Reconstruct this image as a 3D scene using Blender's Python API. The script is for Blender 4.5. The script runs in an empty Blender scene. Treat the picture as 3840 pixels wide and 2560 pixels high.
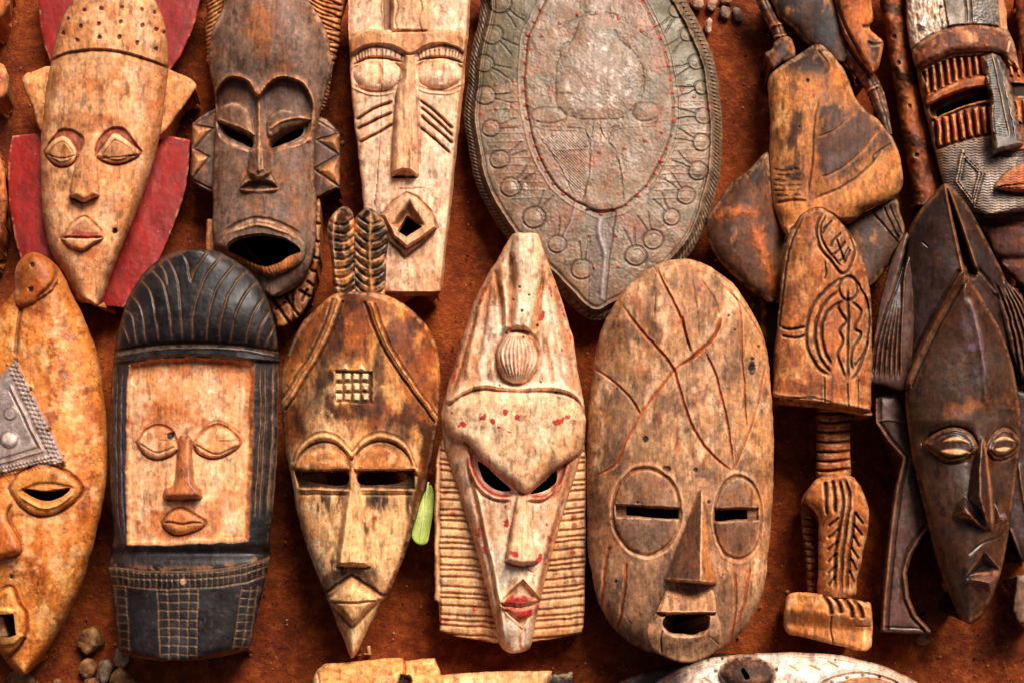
import bpy, math, random
import numpy as np
from mathutils import Vector
from mathutils.geometry import tessellate_polygon

# ------------------------------------------------------------------ camera, sky, sun, exposure
scene = bpy.context.scene
COL = scene.collection
FOCAL, SENSOR, DIST, TILT = 50.0, 36.0, 1.39, math.radians(14)
TARGET = Vector((0, 0, 0.03))
cam_data = bpy.data.cameras.new('camera')
cam = bpy.data.objects.new('camera', cam_data)
COL.objects.link(cam)
cam.location = TARGET + DIST * Vector((0, -math.sin(TILT), math.cos(TILT)))
cam.rotation_euler = (TILT, 0, 0)
cam_data.lens, cam_data.sensor_width = FOCAL, SENSOR
cam_data.clip_start, cam_data.clip_end = 0.05, 100
scene.camera = cam

SUN_AZ, SUN_EL = math.radians(27), math.radians(49)     # azimuth from +Y (the top of the picture) towards +X
world = bpy.data.worlds.new('World'); scene.world = world
world.use_nodes = True
nt = world.node_tree; nt.nodes.clear()
sky = nt.nodes.new('ShaderNodeTexSky'); sky.sky_type = 'NISHITA'; sky.sun_disc = False
sky.sun_elevation = SUN_EL; sky.sun_rotation = SUN_AZ
sky.air_density = 0.5; sky.dust_density = 9.0; sky.ozone_density = 0.0
bg = nt.nodes.new('ShaderNodeBackground'); bg.inputs['Strength'].default_value = 0.05
wo = nt.nodes.new('ShaderNodeOutputWorld')
nt.links.new(sky.outputs[0], bg.inputs[0]); nt.links.new(bg.outputs[0], wo.inputs[0])
sun_data = bpy.data.lights.new('sun', 'SUN')
sun_data.energy = 4.8; sun_data.angle = math.radians(30); sun_data.color = (1.0, 0.89, 0.79)
sun = bpy.data.objects.new('sun', sun_data); COL.objects.link(sun)
sd_ = Vector((math.sin(SUN_AZ) * math.cos(SUN_EL), math.cos(SUN_AZ) * math.cos(SUN_EL), math.sin(SUN_EL)))
sun.rotation_euler = (-sd_).to_track_quat('-Z', 'Y').to_euler()
sun.location = sd_ * 3
vs = scene.view_settings
vs.view_transform = 'Standard'; vs.look = 'None'; vs.gamma = 1.0; vs.use_curve_mapping = False
vs.exposure = 0.02
scene.cycles.max_bounces = 6
scene.cycles.use_denoising = True

# ------------------------------------------------------------------ pixel -> place (a pixel is a direction; the height above the ground gives the distance)
U = 0.00026                      # metres per photograph pixel at the ground
CR, CU, CF = (np.array(cam.rotation_euler.to_matrix())[:, i] for i in (0, 1, 2))
CL = np.array(cam.location)
def place(px, py, h):
    px, py, h = np.broadcast_arrays(np.asarray(px, float), np.asarray(py, float), np.asarray(h, float))
    k = SENSOR / FOCAL / 3840
    d = ((px - 1920) * k)[..., None] * CR + (-(py - 1280) * k)[..., None] * CU - CF
    t = (h * U - CL[2]) / d[..., 2]
    return CL + d * t[..., None]

def lin(hexc):
    c = np.array([int(hexc[i:i + 2], 16) for i in (0, 2, 4)]) / 255.0
    return np.where(c <= 0.04045, c / 12.92, ((c + 0.055) / 1.055) ** 2.4)

def sm(x, a, b):
    t = np.clip((x - a) / (b - a), 0, 1)
    return t * t * (3 - 2 * t)

def rnd(q):                       # quarter-round profile 0..1
    q = np.clip(q, 0, 1)
    return np.sqrt(np.maximum(0, 1 - (1 - q) ** 2))

def spline(pts, closed=False, n=7):
    P = np.array(pts, float)
    if len(P) < 3:
        return P
    if closed:
        Q = np.vstack([P[-1], P, P[0], P[1]])
    else:
        Q = np.vstack([2 * P[0] - P[1], P, 2 * P[-1] - P[-2]])
    out = []
    for i in range(1, len(Q) - 2):
        p0, p1, p2, p3 = Q[i - 1], Q[i], Q[i + 1], Q[i + 2]
        for t in np.linspace(0, 1, n, endpoint=False):
            out.append(0.5 * (2 * p1 + (p2 - p0) * t + (2 * p0 - 5 * p1 + 4 * p2 - p3) * t * t + (3 * p1 - p0 - 3 * p2 + p3) * t ** 3))
    if not closed:
        out.append(P[-1])
    return np.array(out)

def segdist(X, Y, P, closed):
    D = np.full(X.shape, 1e12); T = np.zeros(X.shape)
    n = len(P); m = n if closed else n - 1
    for i in range(m):
        ax, ay = P[i]; bx, by = P[(i + 1) % n]
        dx, dy = bx - ax, by - ay
        L = dx * dx + dy * dy + 1e-9
        t = np.clip(((X - ax) * dx + (Y - ay) * dy) / L, 0, 1)
        q = (X - ax - t * dx) ** 2 + (Y - ay - t * dy) ** 2
        b = q < D
        D = np.where(b, q, D); T = np.where(b, (i + t) / m, T)
    return np.sqrt(D), T

def polysd(X, Y, P):              # signed distance, positive inside
    D, _ = segdist(X, Y, P, True)
    ins = np.zeros(X.shape, bool)
    n = len(P)
    for i in range(n):
        ax, ay = P[i]; bx, by = P[(i + 1) % n]
        if ay == by:
            continue
        c = ((ay > Y) != (by > Y)) & (X < (bx - ax) * (Y - ay) / (by - ay) + ax)
        ins ^= c
    return np.where(ins, D, -D)

def vnoise(X, Y, sx, sy, seed, octs=3):
    out = np.zeros(X.shape); amp = 1.0; tot = 0
    r = np.random.RandomState(seed)
    for o in range(octs):
        lat = r.rand(64, 64) * 2 - 1
        x = X / sx + 17.3 * o + 5.1; y = Y / sy + 9.7 * o + 3.3
        xi = np.floor(x).astype(int); yi = np.floor(y).astype(int)
        fx = x - xi; fy = y - yi
        fx = fx * fx * (3 - 2 * fx); fy = fy * fy * (3 - 2 * fy)
        a = lat[yi % 64, xi % 64]; b = lat[yi % 64, (xi + 1) % 64]
        c = lat[(yi + 1) % 64, xi % 64]; d = lat[(yi + 1) % 64, (xi + 1) % 64]
        out += amp * ((a * (1 - fx) + b * fx) * (1 - fy) + (c * (1 - fx) + d * fx) * fy)
        tot += amp; amp *= 0.55; sx /= 2.03; sy /= 2.03
    return out / tot * 1.6

# ------------------------------------------------------------------ materials: colour of the carved and painted surface from its colour layer, grain and relief from noise
MATS = {}
def mat(name, rough=0.6, metal=0.0, grain=0.6, speck=0.17, bump=0.16, spec=0.35, fine=1.0, rvar=0.2):
    if name in MATS:
        return MATS[name]
    m = bpy.data.materials.new(name); m.use_nodes = True
    t = m.node_tree; N = t.nodes; L = t.links
    b = N['Principled BSDF']
    b.inputs['Metallic'].default_value = metal
    b.inputs['Specular IOR Level'].default_value = spec
    at = N.new('ShaderNodeAttribute'); at.attribute_name = 'Col'
    tc = N.new('ShaderNodeTexCoord')
    mp = N.new('ShaderNodeMapping'); mp.inputs['Scale'].default_value = (260 * fine, 50 * fine, 50 * fine)
    L.new(tc.outputs['Object'], mp.inputs[0])
    n1 = N.new('ShaderNodeTexNoise'); n1.inputs['Scale'].default_value = 1.0; n1.inputs['Detail'].default_value = 7; n1.inputs['Roughness'].default_value = 0.65
    L.new(mp.outputs[0], n1.inputs['Vector'])
    n2 = N.new('ShaderNodeTexNoise'); n2.inputs['Scale'].default_value = 330 * fine; n2.inputs['Detail'].default_value = 3
    L.new(tc.outputs['Object'], n2.inputs['Vector'])
    n3 = N.new('ShaderNodeTexNoise'); n3.inputs['Scale'].default_value = 38; n3.inputs['Detail'].default_value = 5
    L.new(tc.outputs['Object'], n3.inputs['Vector'])
    def mr(src, lo, hi, a=0.25, z=0.75):
        r = N.new('ShaderNodeMapRange'); r.inputs['From Min'].default_value = a; r.inputs['From Max'].default_value = z
        r.inputs['To Min'].default_value = lo; r.inputs['To Max'].default_value = hi
        L.new(src, r.inputs['Value']); return r.outputs[0]
    def mul(a, c):
        q = N.new('ShaderNodeMath'); q.operation = 'MULTIPLY'; L.new(a, q.inputs[0]); L.new(c, q.inputs[1]); return q.outputs[0]
    v = mul(mul(mr(n1.outputs[0], 1 - speck * grain, 1 + speck * grain), mr(n2.outputs[0], 1 - speck, 1 + speck)), mr(n3.outputs[0], 1 - speck * .6, 1 + speck * .6))
    vm = N.new('ShaderNodeVectorMath'); vm.operation = 'SCALE'
    L.new(at.outputs['Color'], vm.inputs[0]); L.new(v, vm.inputs['Scale'])
    L.new(vm.outputs[0], b.inputs['Base Color'])
    L.new(mr(n3.outputs[0], max(0.08, rough - rvar), min(1, rough + rvar)), b.inputs['Roughness'])
    ad = N.new('ShaderNodeMath'); ad.operation = 'ADD'
    L.new(mr(n1.outputs[0], 0, grain), ad.inputs[0]); L.new(n2.outputs[0], ad.inputs[1])
    bp = N.new('ShaderNodeBump'); bp.inputs['Strength'].default_value = bump; bp.inputs['Distance'].default_value = 0.0012
    L.new(ad.outputs[0], bp.inputs['Height']); L.new(bp.outputs[0], b.inputs['Normal'])
    MATS[name] = m
    return m

WOOD = mat('dry carved wood', 0.66, grain=0.9, speck=0.25, bump=0.24)
WAX = mat('waxed dark wood', 0.38, grain=0.6, speck=0.22, bump=0.12, spec=0.45)
BLACK = mat('rubbed black stain', 0.47, grain=0.4, speck=0.3, bump=0.16, spec=0.45)
PAINT = mat('dull red paint', 0.55, grain=0.5, speck=0.10, bump=0.10)
HIDE = mat('varnished hide', 0.5, grain=0.1, speck=0.2, bump=0.14, spec=0.5)
TIN = mat('beaten tin', 0.46, metal=0.12, grain=0.1, speck=0.14, bump=0.12, spec=0.5)
BRONZE = mat('tarnished sheet bronze', 0.5, metal=0.06, grain=0.1, speck=0.22, bump=0.3, spec=0.5)

# ------------------------------------------------------------------ carved sheets
STEP = 3.2
def emptyobj(name, px, py, z=0.0):
    o = bpy.data.objects.new(name, None); COL.objects.link(o)
    p = place(px, py, z); o.location = (p[0], p[1], p[2]); o.empty_display_size = 0.05
    return o

def thing(name, label, cat, px, py, group=None, z=0.0):
    o = emptyobj(name, px, py, z)
    o['label'] = label; o['category'] = cat
    if group: o['group'] = group
    return o

def tag(o, label, cat, group=None):
    o['label'] = label; o['category'] = cat
    if group: o['group'] = group
    return o

class Sheet:
    """A carved piece: outline and relief drawn in the pixels of one zoomed view (ox, oy, k); heights in photograph pixels above its back plane."""
    def __init__(s, view, outline, smooth=True, back=(0, 0), color='a07850', step=STEP, round_=10, warp=2.6):
        s.ox, s.oy, s.k = view
        P = spline(outline, True) if smooth else np.array(outline, float)
        s.P = P; s.st = st = step / s.k
        x0, y0 = P.min(0) - 2.5 * st; x1, y1 = P.max(0) + 2.5 * st
        s.X, s.Y = np.meshgrid(np.arange(x0, x1, st), np.arange(y0, y1, st))
        s.seed = int(abs(P[0, 0] * 7 + P[1, 1] * 13)) % 9973
        w_ = warp / s.k
        s.Xw = s.X + w_ * vnoise(s.X * s.k, s.Y * s.k, 55, 55, s.seed + 71, 3); s.Yw = s.Y + w_ * vnoise(s.X * s.k, s.Y * s.k, 55, 55, s.seed + 72, 3)
        s.d0 = polysd(s.Xw, s.Yw, P); s.d = np.maximum(s.d0, 0)
        s.H = np.zeros(s.X.shape); s.C = np.tile(lin(color), s.X.shape + (1,))
        s.L = np.zeros(s.X.shape, int); s.names = {0: None}; s.hd = np.full(s.X.shape, -1e6); s.mats = {}
        s.back = back; s.y0, s.y1 = P[:, 1].min(), P[:, 1].max()
        ins = s.d0 > 0
        xl = np.where(ins, s.X, 1e9).min(1); xr = np.where(ins, s.X, -1e9).max(1)
        ok = xr > xl
        c = np.where(ok, (xl + xr) / 2, 0); hw = np.where(ok, (xr - xl) / 2 + st, st)
        ii = np.arange(len(c)); c = np.interp(ii, ii[ok], c[ok]); hw = np.interp(ii, ii[ok], hw[ok])
        ker = np.hanning(17)[1:-1]; ker /= ker.sum()
        c = np.convolve(np.pad(c, 7, mode='edge'), ker, 'valid'); hw = np.convolve(np.pad(hw, 7, mode='edge'), ker, 'valid')
        s.t = np.clip((s.X - c[:, None]) / hw[:, None], -1, 1)
        s.v = (s.Y - s.y0) / (s.y1 - s.y0)
        s.rd = round_
    # -- shape
    def base(s, edge, A=0, p=2.0, w=None, B=0, blur=6, rnd_=None):
        """edge height, cross-wise vault A, vault from the edge B over width w"""
        h = np.full(s.X.shape, float(edge) * 2.2 + 55)
        if A: h += A * np.sqrt(np.maximum(0, 1 - np.abs(s.t) ** p))
        if B: h += B * rnd(s.d / w)
        s.H = h
        s.blur(blur)
        r = s.rd if rnd_ is None else rnd_
        if r: s.H -= (1 - rnd(s.d / r)) * r * s.k * 0.9
        s.H += 1.8 * s.n(90, 77, 2) + 0.5 * s.n(22, 78, 2)
    def blur(s, n, key='H'):
        A = getattr(s, key)
        for _ in range(n):
            p = np.pad(A, 1, mode='edge')
            A = (p[:-2, 1:-1] + p[2:, 1:-1] + p[1:-1, :-2] + p[1:-1, 2:] + 2 * p[1:-1, 1:-1]) / 6
        setattr(s, key, A)
    def sd(s, poly, smooth=True, jit=0, js=30, seed=0):
        P = spline(poly, True) if smooth else np.array(poly, float)
        q = polysd(s.Xw, s.Yw, P)
        if jit: q = q + jit * s.n(js, seed + 3)
        return q
    def dl(s, pts, smooth=True):
        P = spline(pts) if smooth else np.array(pts, float)
        return segdist(s.Xw, s.Yw, P, False)
    def n(s, sc, seed=0, octs=3, asp=1.0):
        return vnoise(s.X * s.k, s.Y * s.k, sc * s.k, sc * asp * s.k, s.seed + seed * 31, octs)
    def ell(s, cx, cy, rx, ry, rot=0):
        c, q = math.cos(rot), math.sin(rot)
        x = (s.Xw - cx) * c + (s.Yw - cy) * q; y = -(s.Xw - cx) * q + (s.Yw - cy) * c
        return np.sqrt((x / rx) ** 2 + (y / ry) ** 2)
    def up(s, poly, h, soft=8, smooth=True, prof='s', name=None, color=None, a=1.0, mat=None, jit=0):
        q = poly if isinstance(poly, np.ndarray) and poly.shape == s.X.shape else s.sd(poly, smooth, jit)
        f = {'s': lambda: sm(q, -soft * .25, soft), 'r': lambda: rnd(q / soft), 'l': lambda: np.clip(q / soft, 0, 1)}[prof]()
        s.H = s.H + h * f
        if color: s.paint(sm(q, -s.st, s.st), color, a)
        if name: s.part(q > 0, name, mat)
        return q
    def nose(s, poly, A, B, h0, h1, soft=20, prof='r', smooth=True, color=None, a=1.0, name='nose', pw=1.0):
        q = s.sd(poly, smooth)
        dx, dy = B[0] - A[0], B[1] - A[1]
        t = np.clip(((s.X - A[0]) * dx + (s.Y - A[1]) * dy) / (dx * dx + dy * dy), 0, 1) ** pw
        return s.up(q, h0 + (h1 - h0) * t, soft, prof=prof, color=color, a=a, name=name)
    def line(s, pts, w, depth, color=None, a=0.9, smooth=True, taper=True, sharp=2.0, name=None, jit=0):
        """groove for depth > 0, ridge for depth < 0"""
        P = spline(pts) if smooth else np.array(pts, float)
        m = 4 * w + 4 * s.st
        x0, y0 = P.min(0) - m; x1, y1 = P.max(0) + m
        j0, j1 = np.searchsorted(s.X[0], [x0, x1]); i0, i1 = np.searchsorted(s.Y[:, 0], [y0, y1])
        if j1 <= j0 or i1 <= i0: return
        sl = (slice(i0, i1), slice(j0, j1))
        D, T = segdist(s.Xw[sl], s.Yw[sl], P, False)
        if jit: D = np.abs(D + jit * vnoise(s.X[sl], s.Y[sl], 25, 25, 5))
        f = np.exp(-(D / w) ** sharp)
        if taper: f = f * sm(np.minimum(T, 1 - T), -0.02, 0.10)
        s.H[sl] -= depth * f
        if color:
            f2 = (f ** 0.8 * a)[..., None]
            s.C[sl] = s.C[sl] * (1 - f2) + lin(color) * f2
        if name:
            Ls = s.L[sl]; i = s._new(name); Ls[f > 0.45] = i
    def hole(s, poly, smooth=True):
        s.hd = np.maximum(s.hd, s.sd(poly, smooth))
    def _new(s, name, mat=None):
        i = len(s.names); s.names[i] = name
        if mat: s.mats[i] = mat
        return i
    def part(s, mask, name, mat=None):
        s.L[mask] = s._new(name, mat)
    # -- colour
    def paint(s, m, color, a=1.0):
        f = np.clip(m * a, 0, 1)[..., None]
        s.C = s.C * (1 - f) + lin(color) * f
    def area(s, poly, color, a=1.0, soft=6, jit=0, js=30, smooth=True, seed=0):
        s.paint(sm(s.sd(poly, smooth, jit, js, seed), -soft, soft), color, a)
    def blotch(s, color, sc, thr, a=0.6, seed=1, asp=1.0, soft=0.6, octs=5, m=None):
        f = sm(s.n(sc, seed, octs, asp), thr, thr + soft)
        s.paint(f if m is None else f * m, color, a)
    def tone(s, sc, amt, seed=9, asp=1.0, octs=4):
        s.C = np.clip(s.C * (1 + amt * s.n(sc, seed, octs, asp))[..., None], 0.002, 0.95)
    def spot(s, x, y, r, color, a=0.95, depth=0, seed=0):
        e = s.ell(x, y, r, r) + 0.25 * s.n(max(r, 6), seed + int(x))
        f = 1 - sm(e, 0.7, 1.15)
        s.paint(f, color, a); s.H = s.H - depth * f
    def patina(s, fine=1.0, rub='e6c89c', ra=0.35, pits=0.55):
        """hand-worn surface: mottled stain, wood streaks, pin pits and rubbed edges"""
        C = s.C
        v = 1 + fine * (.22 * s.n(11 / s.k, 81, 3, 1.6) + .15 * s.n(34 / s.k, 82, 4, 1.8) + .12 * s.n(5 / s.k, 83, 2, 9))
        v *= (1 - .42 * fine * sm(s.n(20 / s.k, 84, 5, 2.4), .35, .8)) * (1 + .18 * fine * sm(s.n(26 / s.k, 89, 5, 2.0), .3, .8))
        C = C * np.clip(v, .3, 1.7)[..., None]
        w = sm(s.n(60 / s.k, 85, 4, 1.3), -.1, .9)[..., None] * .35 * fine
        C = C * (1 - w) + C * np.array([1.12, .88, .66]) * w
        w = sm(s.n(120 / s.k, 79, 4, 1.5), -.05, .8)[..., None] * .55 * fine
        C = C * (1 - w) + C * np.array([.82, .62, .44]) * w
        p = sm(s.n(6.5 / s.k, 86, 2), .85, 1.05) * sm(s.n(50 / s.k, 87, 2), -.2, .4)
        C = C * (1 - pits * p)[..., None]
        if ra:
            old = s.H; s.blur(7); cv = old - s.H; s.H = old
            m = sm(cv, .5, 2.4) * sm(s.n(16 / s.k, 88, 3), -.6, .5) * ra
            C = C * (1 - m[..., None]) + lin(rub) * m[..., None]
        s.C = np.clip(C, .001, .95)
    # -- mesh
    def build(s, name, parent, material=WOOD, wall=34, cap=True, tuck=0.42, skirt=True, pat=None):
        if pat is None:
            pat = {'waxed dark wood': (1.0, 'a8825c', .5, .4), 'rubbed black stain': (.9, '9a8468', .3, .4), 'dull red paint': (.5, 'd08a78', .3, .5), 'varnished hide': (.55, 'e8b870', .3, .5), 'beaten tin': (.5, 'e8e4dc', .3, .5), 'tarnished sheet bronze': (.5, 'c8b49c', .25, .5)}.get(material.name, (1.0, 'ecd2a8', .38, .55))
        s.patina(*pat)
        st = s.st; X, Y = s.X.copy(), s.Y.copy()
        gy, gx = np.gradient(s.d0, st); gl = np.hypot(gx, gy) + 1e-9; gx /= gl; gy /= gl
        out = s.d0 < 0
        X = np.where(out, X - gx * s.d0, X); Y = np.where(out, Y - gy * s.d0, Y)
        inh = s.hd > 0
        if inh.any():
            hy, hx = np.gradient(s.hd, st); hl = np.hypot(hx, hy) + 1e-9
            X = np.where(inh, X - hx / hl * s.hd, X); Y = np.where(inh, Y - hy / hl * s.hd, Y)
        r, c = X.shape
        def quad(a): return a[:-1, :-1], a[:-1, 1:], a[1:, 1:], a[1:, :-1]
        keep = np.any(np.stack(quad(~out)), 0) & np.any(np.stack(quad(~inh)), 0)
        idx = np.arange(r * c).reshape(r, c)
        a, b, e, f = (q[keep] for q in quad(idx))
        F = np.stack([a, f, e, b], 1)                       # counter-clockwise seen from above (image y points down)
        Lc = s.L[:-1, :-1][keep]
        nx, ny = s.ox + X.ravel() * s.k, s.oy + Y.ravel() * s.k
        vv = np.clip(s.v.ravel(), -.1, 1.1)
        bk = s.back[0] + (s.back[1] - s.back[0]) * vv
        V = place(nx, ny, np.maximum(bk + s.H.ravel(), bk + 4))
        C = np.clip(s.C.reshape(-1, 3), 0.0005, 1) ** 1.26 * np.array([1.22, 1.05, 1.10])
        C = np.clip(C, 0.001, 0.92)
        used = np.zeros(r * c, bool); used[F.ravel()] = True
        fn = np.cross(V[F[:, 2]] - V[F[:, 0]], V[F[:, 3]] - V[F[:, 1]])
        N = np.zeros_like(V)
        for j in range(4): np.add.at(N, F[:, j], fn)
        N /= np.linalg.norm(N, axis=1)[:, None] + 1e-20
        def inward(ri, ci, want):       # how far the back edge may tuck in before it meets the other side
            w_ = want / (s.k * U); best = np.zeros(len(w_)); done = np.zeros(len(w_), bool)
            for m_ in (1, .75, .5, .3, .15):
                q_ = w_ * m_
                a_ = np.clip(ri + np.round(gy[ri, ci] * q_ / st).astype(int), 0, r - 1); b_ = np.clip(ci + np.round(gx[ri, ci] * q_ / st).astype(int), 0, c - 1)
                ok_ = (s.d0[a_, b_] >= .6 * q_) & ~done
                best[ok_] = want[ok_] * m_; done |= ok_
            cx_, cy_ = s.P.mean(0); vx, vy = cx_ - s.X[ri, ci], cy_ - s.Y[ri, ci]; vl = np.hypot(vx, vy) + 1e-9
            return (np.where(done, gx[ri, ci] * best, vx / vl * want * .8), np.where(done, gy[ri, ci] * best, vy / vl * want * .8))
        # rim
        n_ = r * c
        E = np.concatenate([np.stack([F[:, j], F[:, (j + 1) % 4]], 1) for j in range(4)])
        key = E[:, 0] * n_ + E[:, 1]; rev = E[:, 1] * n_ + E[:, 0]
        E = E[~np.isin(key, rev)]
        he = inh.ravel()[E].all(1)
        root = parent
        while root.parent: root = root.parent
        base = np.array(root.location)
        top = None
        ids = [0] + [i for i in range(1, len(s.names)) if (Lc == i).any()]
        for i in ids:
            fs = F[Lc == i]
            if not len(fs): continue
            u, inv = np.unique(fs.ravel(), return_inverse=True)
            verts = V[u]; cols = C[u]; norm = N[u]; faces = inv.reshape(-1, 4)
            nface = len(faces); extra_v = []; extra_c = []; extra_f = []
            nv = len(u)
            if i == 0:
                for sel, ishole in ((E[~he], False), (E[he], True)):
                    if not len(sel) or (not ishole and not skirt): continue
                    w, iv = np.unique(sel.ravel(), return_inverse=True); iv = iv.reshape(-1, 2)
                    t_ = V[w]; lo = t_.copy()
                    if ishole:
                        lo[:, 2] -= wall * U
                        lo[:, 2] = np.maximum(lo[:, 2], bk[w] * U + 0.001)
                    else:
                        off = inward(w // c, w % c, (t_[:, 2] - bk[w] * U) * tuck)
                        lo[:, 0] += off[0]; lo[:, 1] -= off[1]
                        lo[:, 2] = bk[w] * U + 0.0004
                    o = nv + sum(len(q) for q in extra_v)
                    extra_v += [t_, lo]; extra_c += [C[w], C[w]]
                    extra_f.append(np.stack([o + iv[:, 1], o + iv[:, 0], o + len(w) + iv[:, 0], o + len(w) + iv[:, 1]], 1))
            me = bpy.data.meshes.new(name if i == 0 else s.names[i])
            allv = np.concatenate([verts] + extra_v) - base
            allc = np.concatenate([cols] + extra_c)
            allf = np.concatenate([faces] + extra_f)
            tri = []
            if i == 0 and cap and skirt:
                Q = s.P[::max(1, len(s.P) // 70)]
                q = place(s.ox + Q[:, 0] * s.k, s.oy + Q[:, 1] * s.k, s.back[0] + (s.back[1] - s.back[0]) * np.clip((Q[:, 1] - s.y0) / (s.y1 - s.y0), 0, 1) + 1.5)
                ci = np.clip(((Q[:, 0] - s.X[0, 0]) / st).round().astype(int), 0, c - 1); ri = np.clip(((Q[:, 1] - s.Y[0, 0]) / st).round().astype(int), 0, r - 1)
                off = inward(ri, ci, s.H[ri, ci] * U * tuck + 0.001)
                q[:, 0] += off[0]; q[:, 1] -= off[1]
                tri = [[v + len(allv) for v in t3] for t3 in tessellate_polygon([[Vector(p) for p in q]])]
                allv = np.concatenate([allv, q - base]); allc = np.concatenate([allc, np.tile(lin('120a06'), (len(q), 1))])  # back cap near-black, so shade behind the eye holes is painted in
            nq = len(allf); ntr = len(tri)
            me.vertices.add(len(allv)); me.vertices.foreach_set('co', allv.ravel())
            loops = np.concatenate([allf.ravel(), np.array(tri, int).ravel()]).astype(np.int32)
            me.loops.add(len(loops)); me.loops.foreach_set('vertex_index', loops)
            me.polygons.add(nq + ntr)
            ls = np.concatenate([np.arange(nq) * 4, nq * 4 + np.arange(ntr) * 3]).astype(np.int32)
            me.polygons.foreach_set('loop_start', ls)
            smooth = np.zeros(nq + ntr, bool); smooth[:nq] = True
            me.update(calc_edges=True)
            me.polygons.foreach_set('use_smooth', smooth)
            at = me.attributes.new('Col', 'FLOAT_COLOR', 'POINT')
            at.data.foreach_set('color', np.c_[allc, np.ones(len(allc))].astype(np.float32).ravel())
            nn = np.zeros_like(allv)       # carved surface stays continuous across part borders
            f4 = np.cross(allv[allf[:, 2]] - allv[allf[:, 0]], allv[allf[:, 3]] - allv[allf[:, 1]])
            for j in range(4): np.add.at(nn, allf[:, j], f4)
            nn /= np.linalg.norm(nn, axis=1)[:, None] + 1e-20
            nn[:nv] = norm
            if ntr: nn[-len(q):] = (0, 0, -1)
            me.normals_split_custom_set_from_vertices(nn.tolist())
            me.materials.append(s.mats.get(i, material))
            ob = bpy.data.objects.new(name if i == 0 else s.names[i], me); COL.objects.link(ob)
            if i == 0:
                ob.parent = parent; top = ob
            else:
                ob.parent = top if top else parent
        return top
# ------------------------------------------------------------------ the ground
def make_ground():
    n = 420; half = 1.15
    g = np.linspace(-half, half, n); X, Y = np.meshgrid(g, g)
    Z = -0.0045 + 0.0032 * vnoise(X, Y, .16, .16, 11, 4) + 0.0009 * vnoise(X, Y, .02, .02, 12, 3)
    Z = np.minimum(Z, -0.0006)
    V = np.stack([X.ravel(), Y.ravel(), Z.ravel()], 1)
    i = np.arange(n * n).reshape(n, n)
    F = np.stack([i[:-1, :-1].ravel(), i[:-1, 1:].ravel(), i[1:, 1:].ravel(), i[1:, :-1].ravel()], 1)
    # flat outer field, joined to the edge of the fine sheet
    me = bpy.data.meshes.new('ground')
    k = len(V); B = 6.0
    zc = float(Z[0, 0])
    ring = np.array([(-B, -B, zc), (B, -B, zc), (B, B, zc), (-B, B, zc)])
    cor = [i[0, 0], i[0, -1], i[-1, -1], i[-1, 0]]
    Fq = F.tolist() + [[int(k + a), int(k + (a + 1) % 4), int(cor[(a + 1) % 4]), int(cor[a])] for a in range(4)]
    me.from_pydata(np.vstack([V, ring]).tolist(), [], Fq)
    me.polygons.foreach_set('use_smooth', np.ones(len(me.polygons), bool))
    m = bpy.data.materials.new('red laterite earth'); m.use_nodes = True
    t = m.node_tree; N = t.nodes; L = t.links; b = N['Principled BSDF']
    b.inputs['Specular IOR Level'].default_value = 0.25
    tc = N.new('ShaderNodeTexCoord')
    def noise(sc, det):
        q = N.new('ShaderNodeTexNoise'); q.inputs['Scale'].default_value = sc; q.inputs['Detail'].default_value = det
        q.inputs['Roughness'].default_value = 0.65
        L.new(tc.outputs['Object'], q.inputs['Vector']); return q.outputs[0]
    def ramp(src, stops):
        r = N.new('ShaderNodeValToRGB'); L.new(src, r.inputs[0]); e = r.color_ramp.elements
        while len(e) < len(stops): e.new(0.5)
        for q, (p, c) in zip(e, stops): q.position = p; q.color = (*lin(c), 1)
        return r.outputs[0]
    big = ramp(noise(9, 6), [(0.28, '3c1205'), (0.45, '7c300b'), (0.6, 'a04614'), (0.75, '5e2008')])
    fine = ramp(noise(95, 8), [(0.34, '1e0803'), (0.5, '78310c'), (0.66, 'bc6428')])
    mx = N.new('ShaderNodeMix'); mx.data_type = 'RGBA'; mx.inputs[0].default_value = 0.42
    L.new(big, mx.inputs[6]); L.new(fine, mx.inputs[7])
    vo = N.new('ShaderNodeTexVoronoi'); vo.inputs['Scale'].default_value = 150; L.new(tc.outputs['Object'], vo.inputs['Vector'])
    mr = N.new('ShaderNodeMapRange'); mr.inputs['From Min'].default_value = 0.05; mr.inputs['From Max'].default_value = 0.12
    mr.inputs['To Min'].default_value = 0.55; mr.inputs['To Max'].default_value = 0.0
    L.new(vo.outputs['Distance'], mr.inputs['Value'])
    m2 = N.new('ShaderNodeMix'); m2.data_type = 'RGBA'; L.new(mr.outputs[0], m2.inputs[0])
    L.new(mx.outputs[2], m2.inputs[6]); m2.inputs[7].default_value = (*lin('c08458'), 1)
    L.new(m2.outputs[2], b.inputs['Base Color'])
    b.inputs['Roughness'].default_value = 0.85
    bp = N.new('ShaderNodeBump'); bp.inputs['Strength'].default_value = 1.0; bp.inputs['Distance'].default_value = 0.004
    L.new(noise(260, 9), bp.inputs['Height']); L.new(bp.outputs[0], b.inputs['Normal'])
    me.materials.append(m)
    o = bpy.data.objects.new('ground', me); COL.objects.link(o); o['kind'] = 'structure'
    return o
make_ground()

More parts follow.
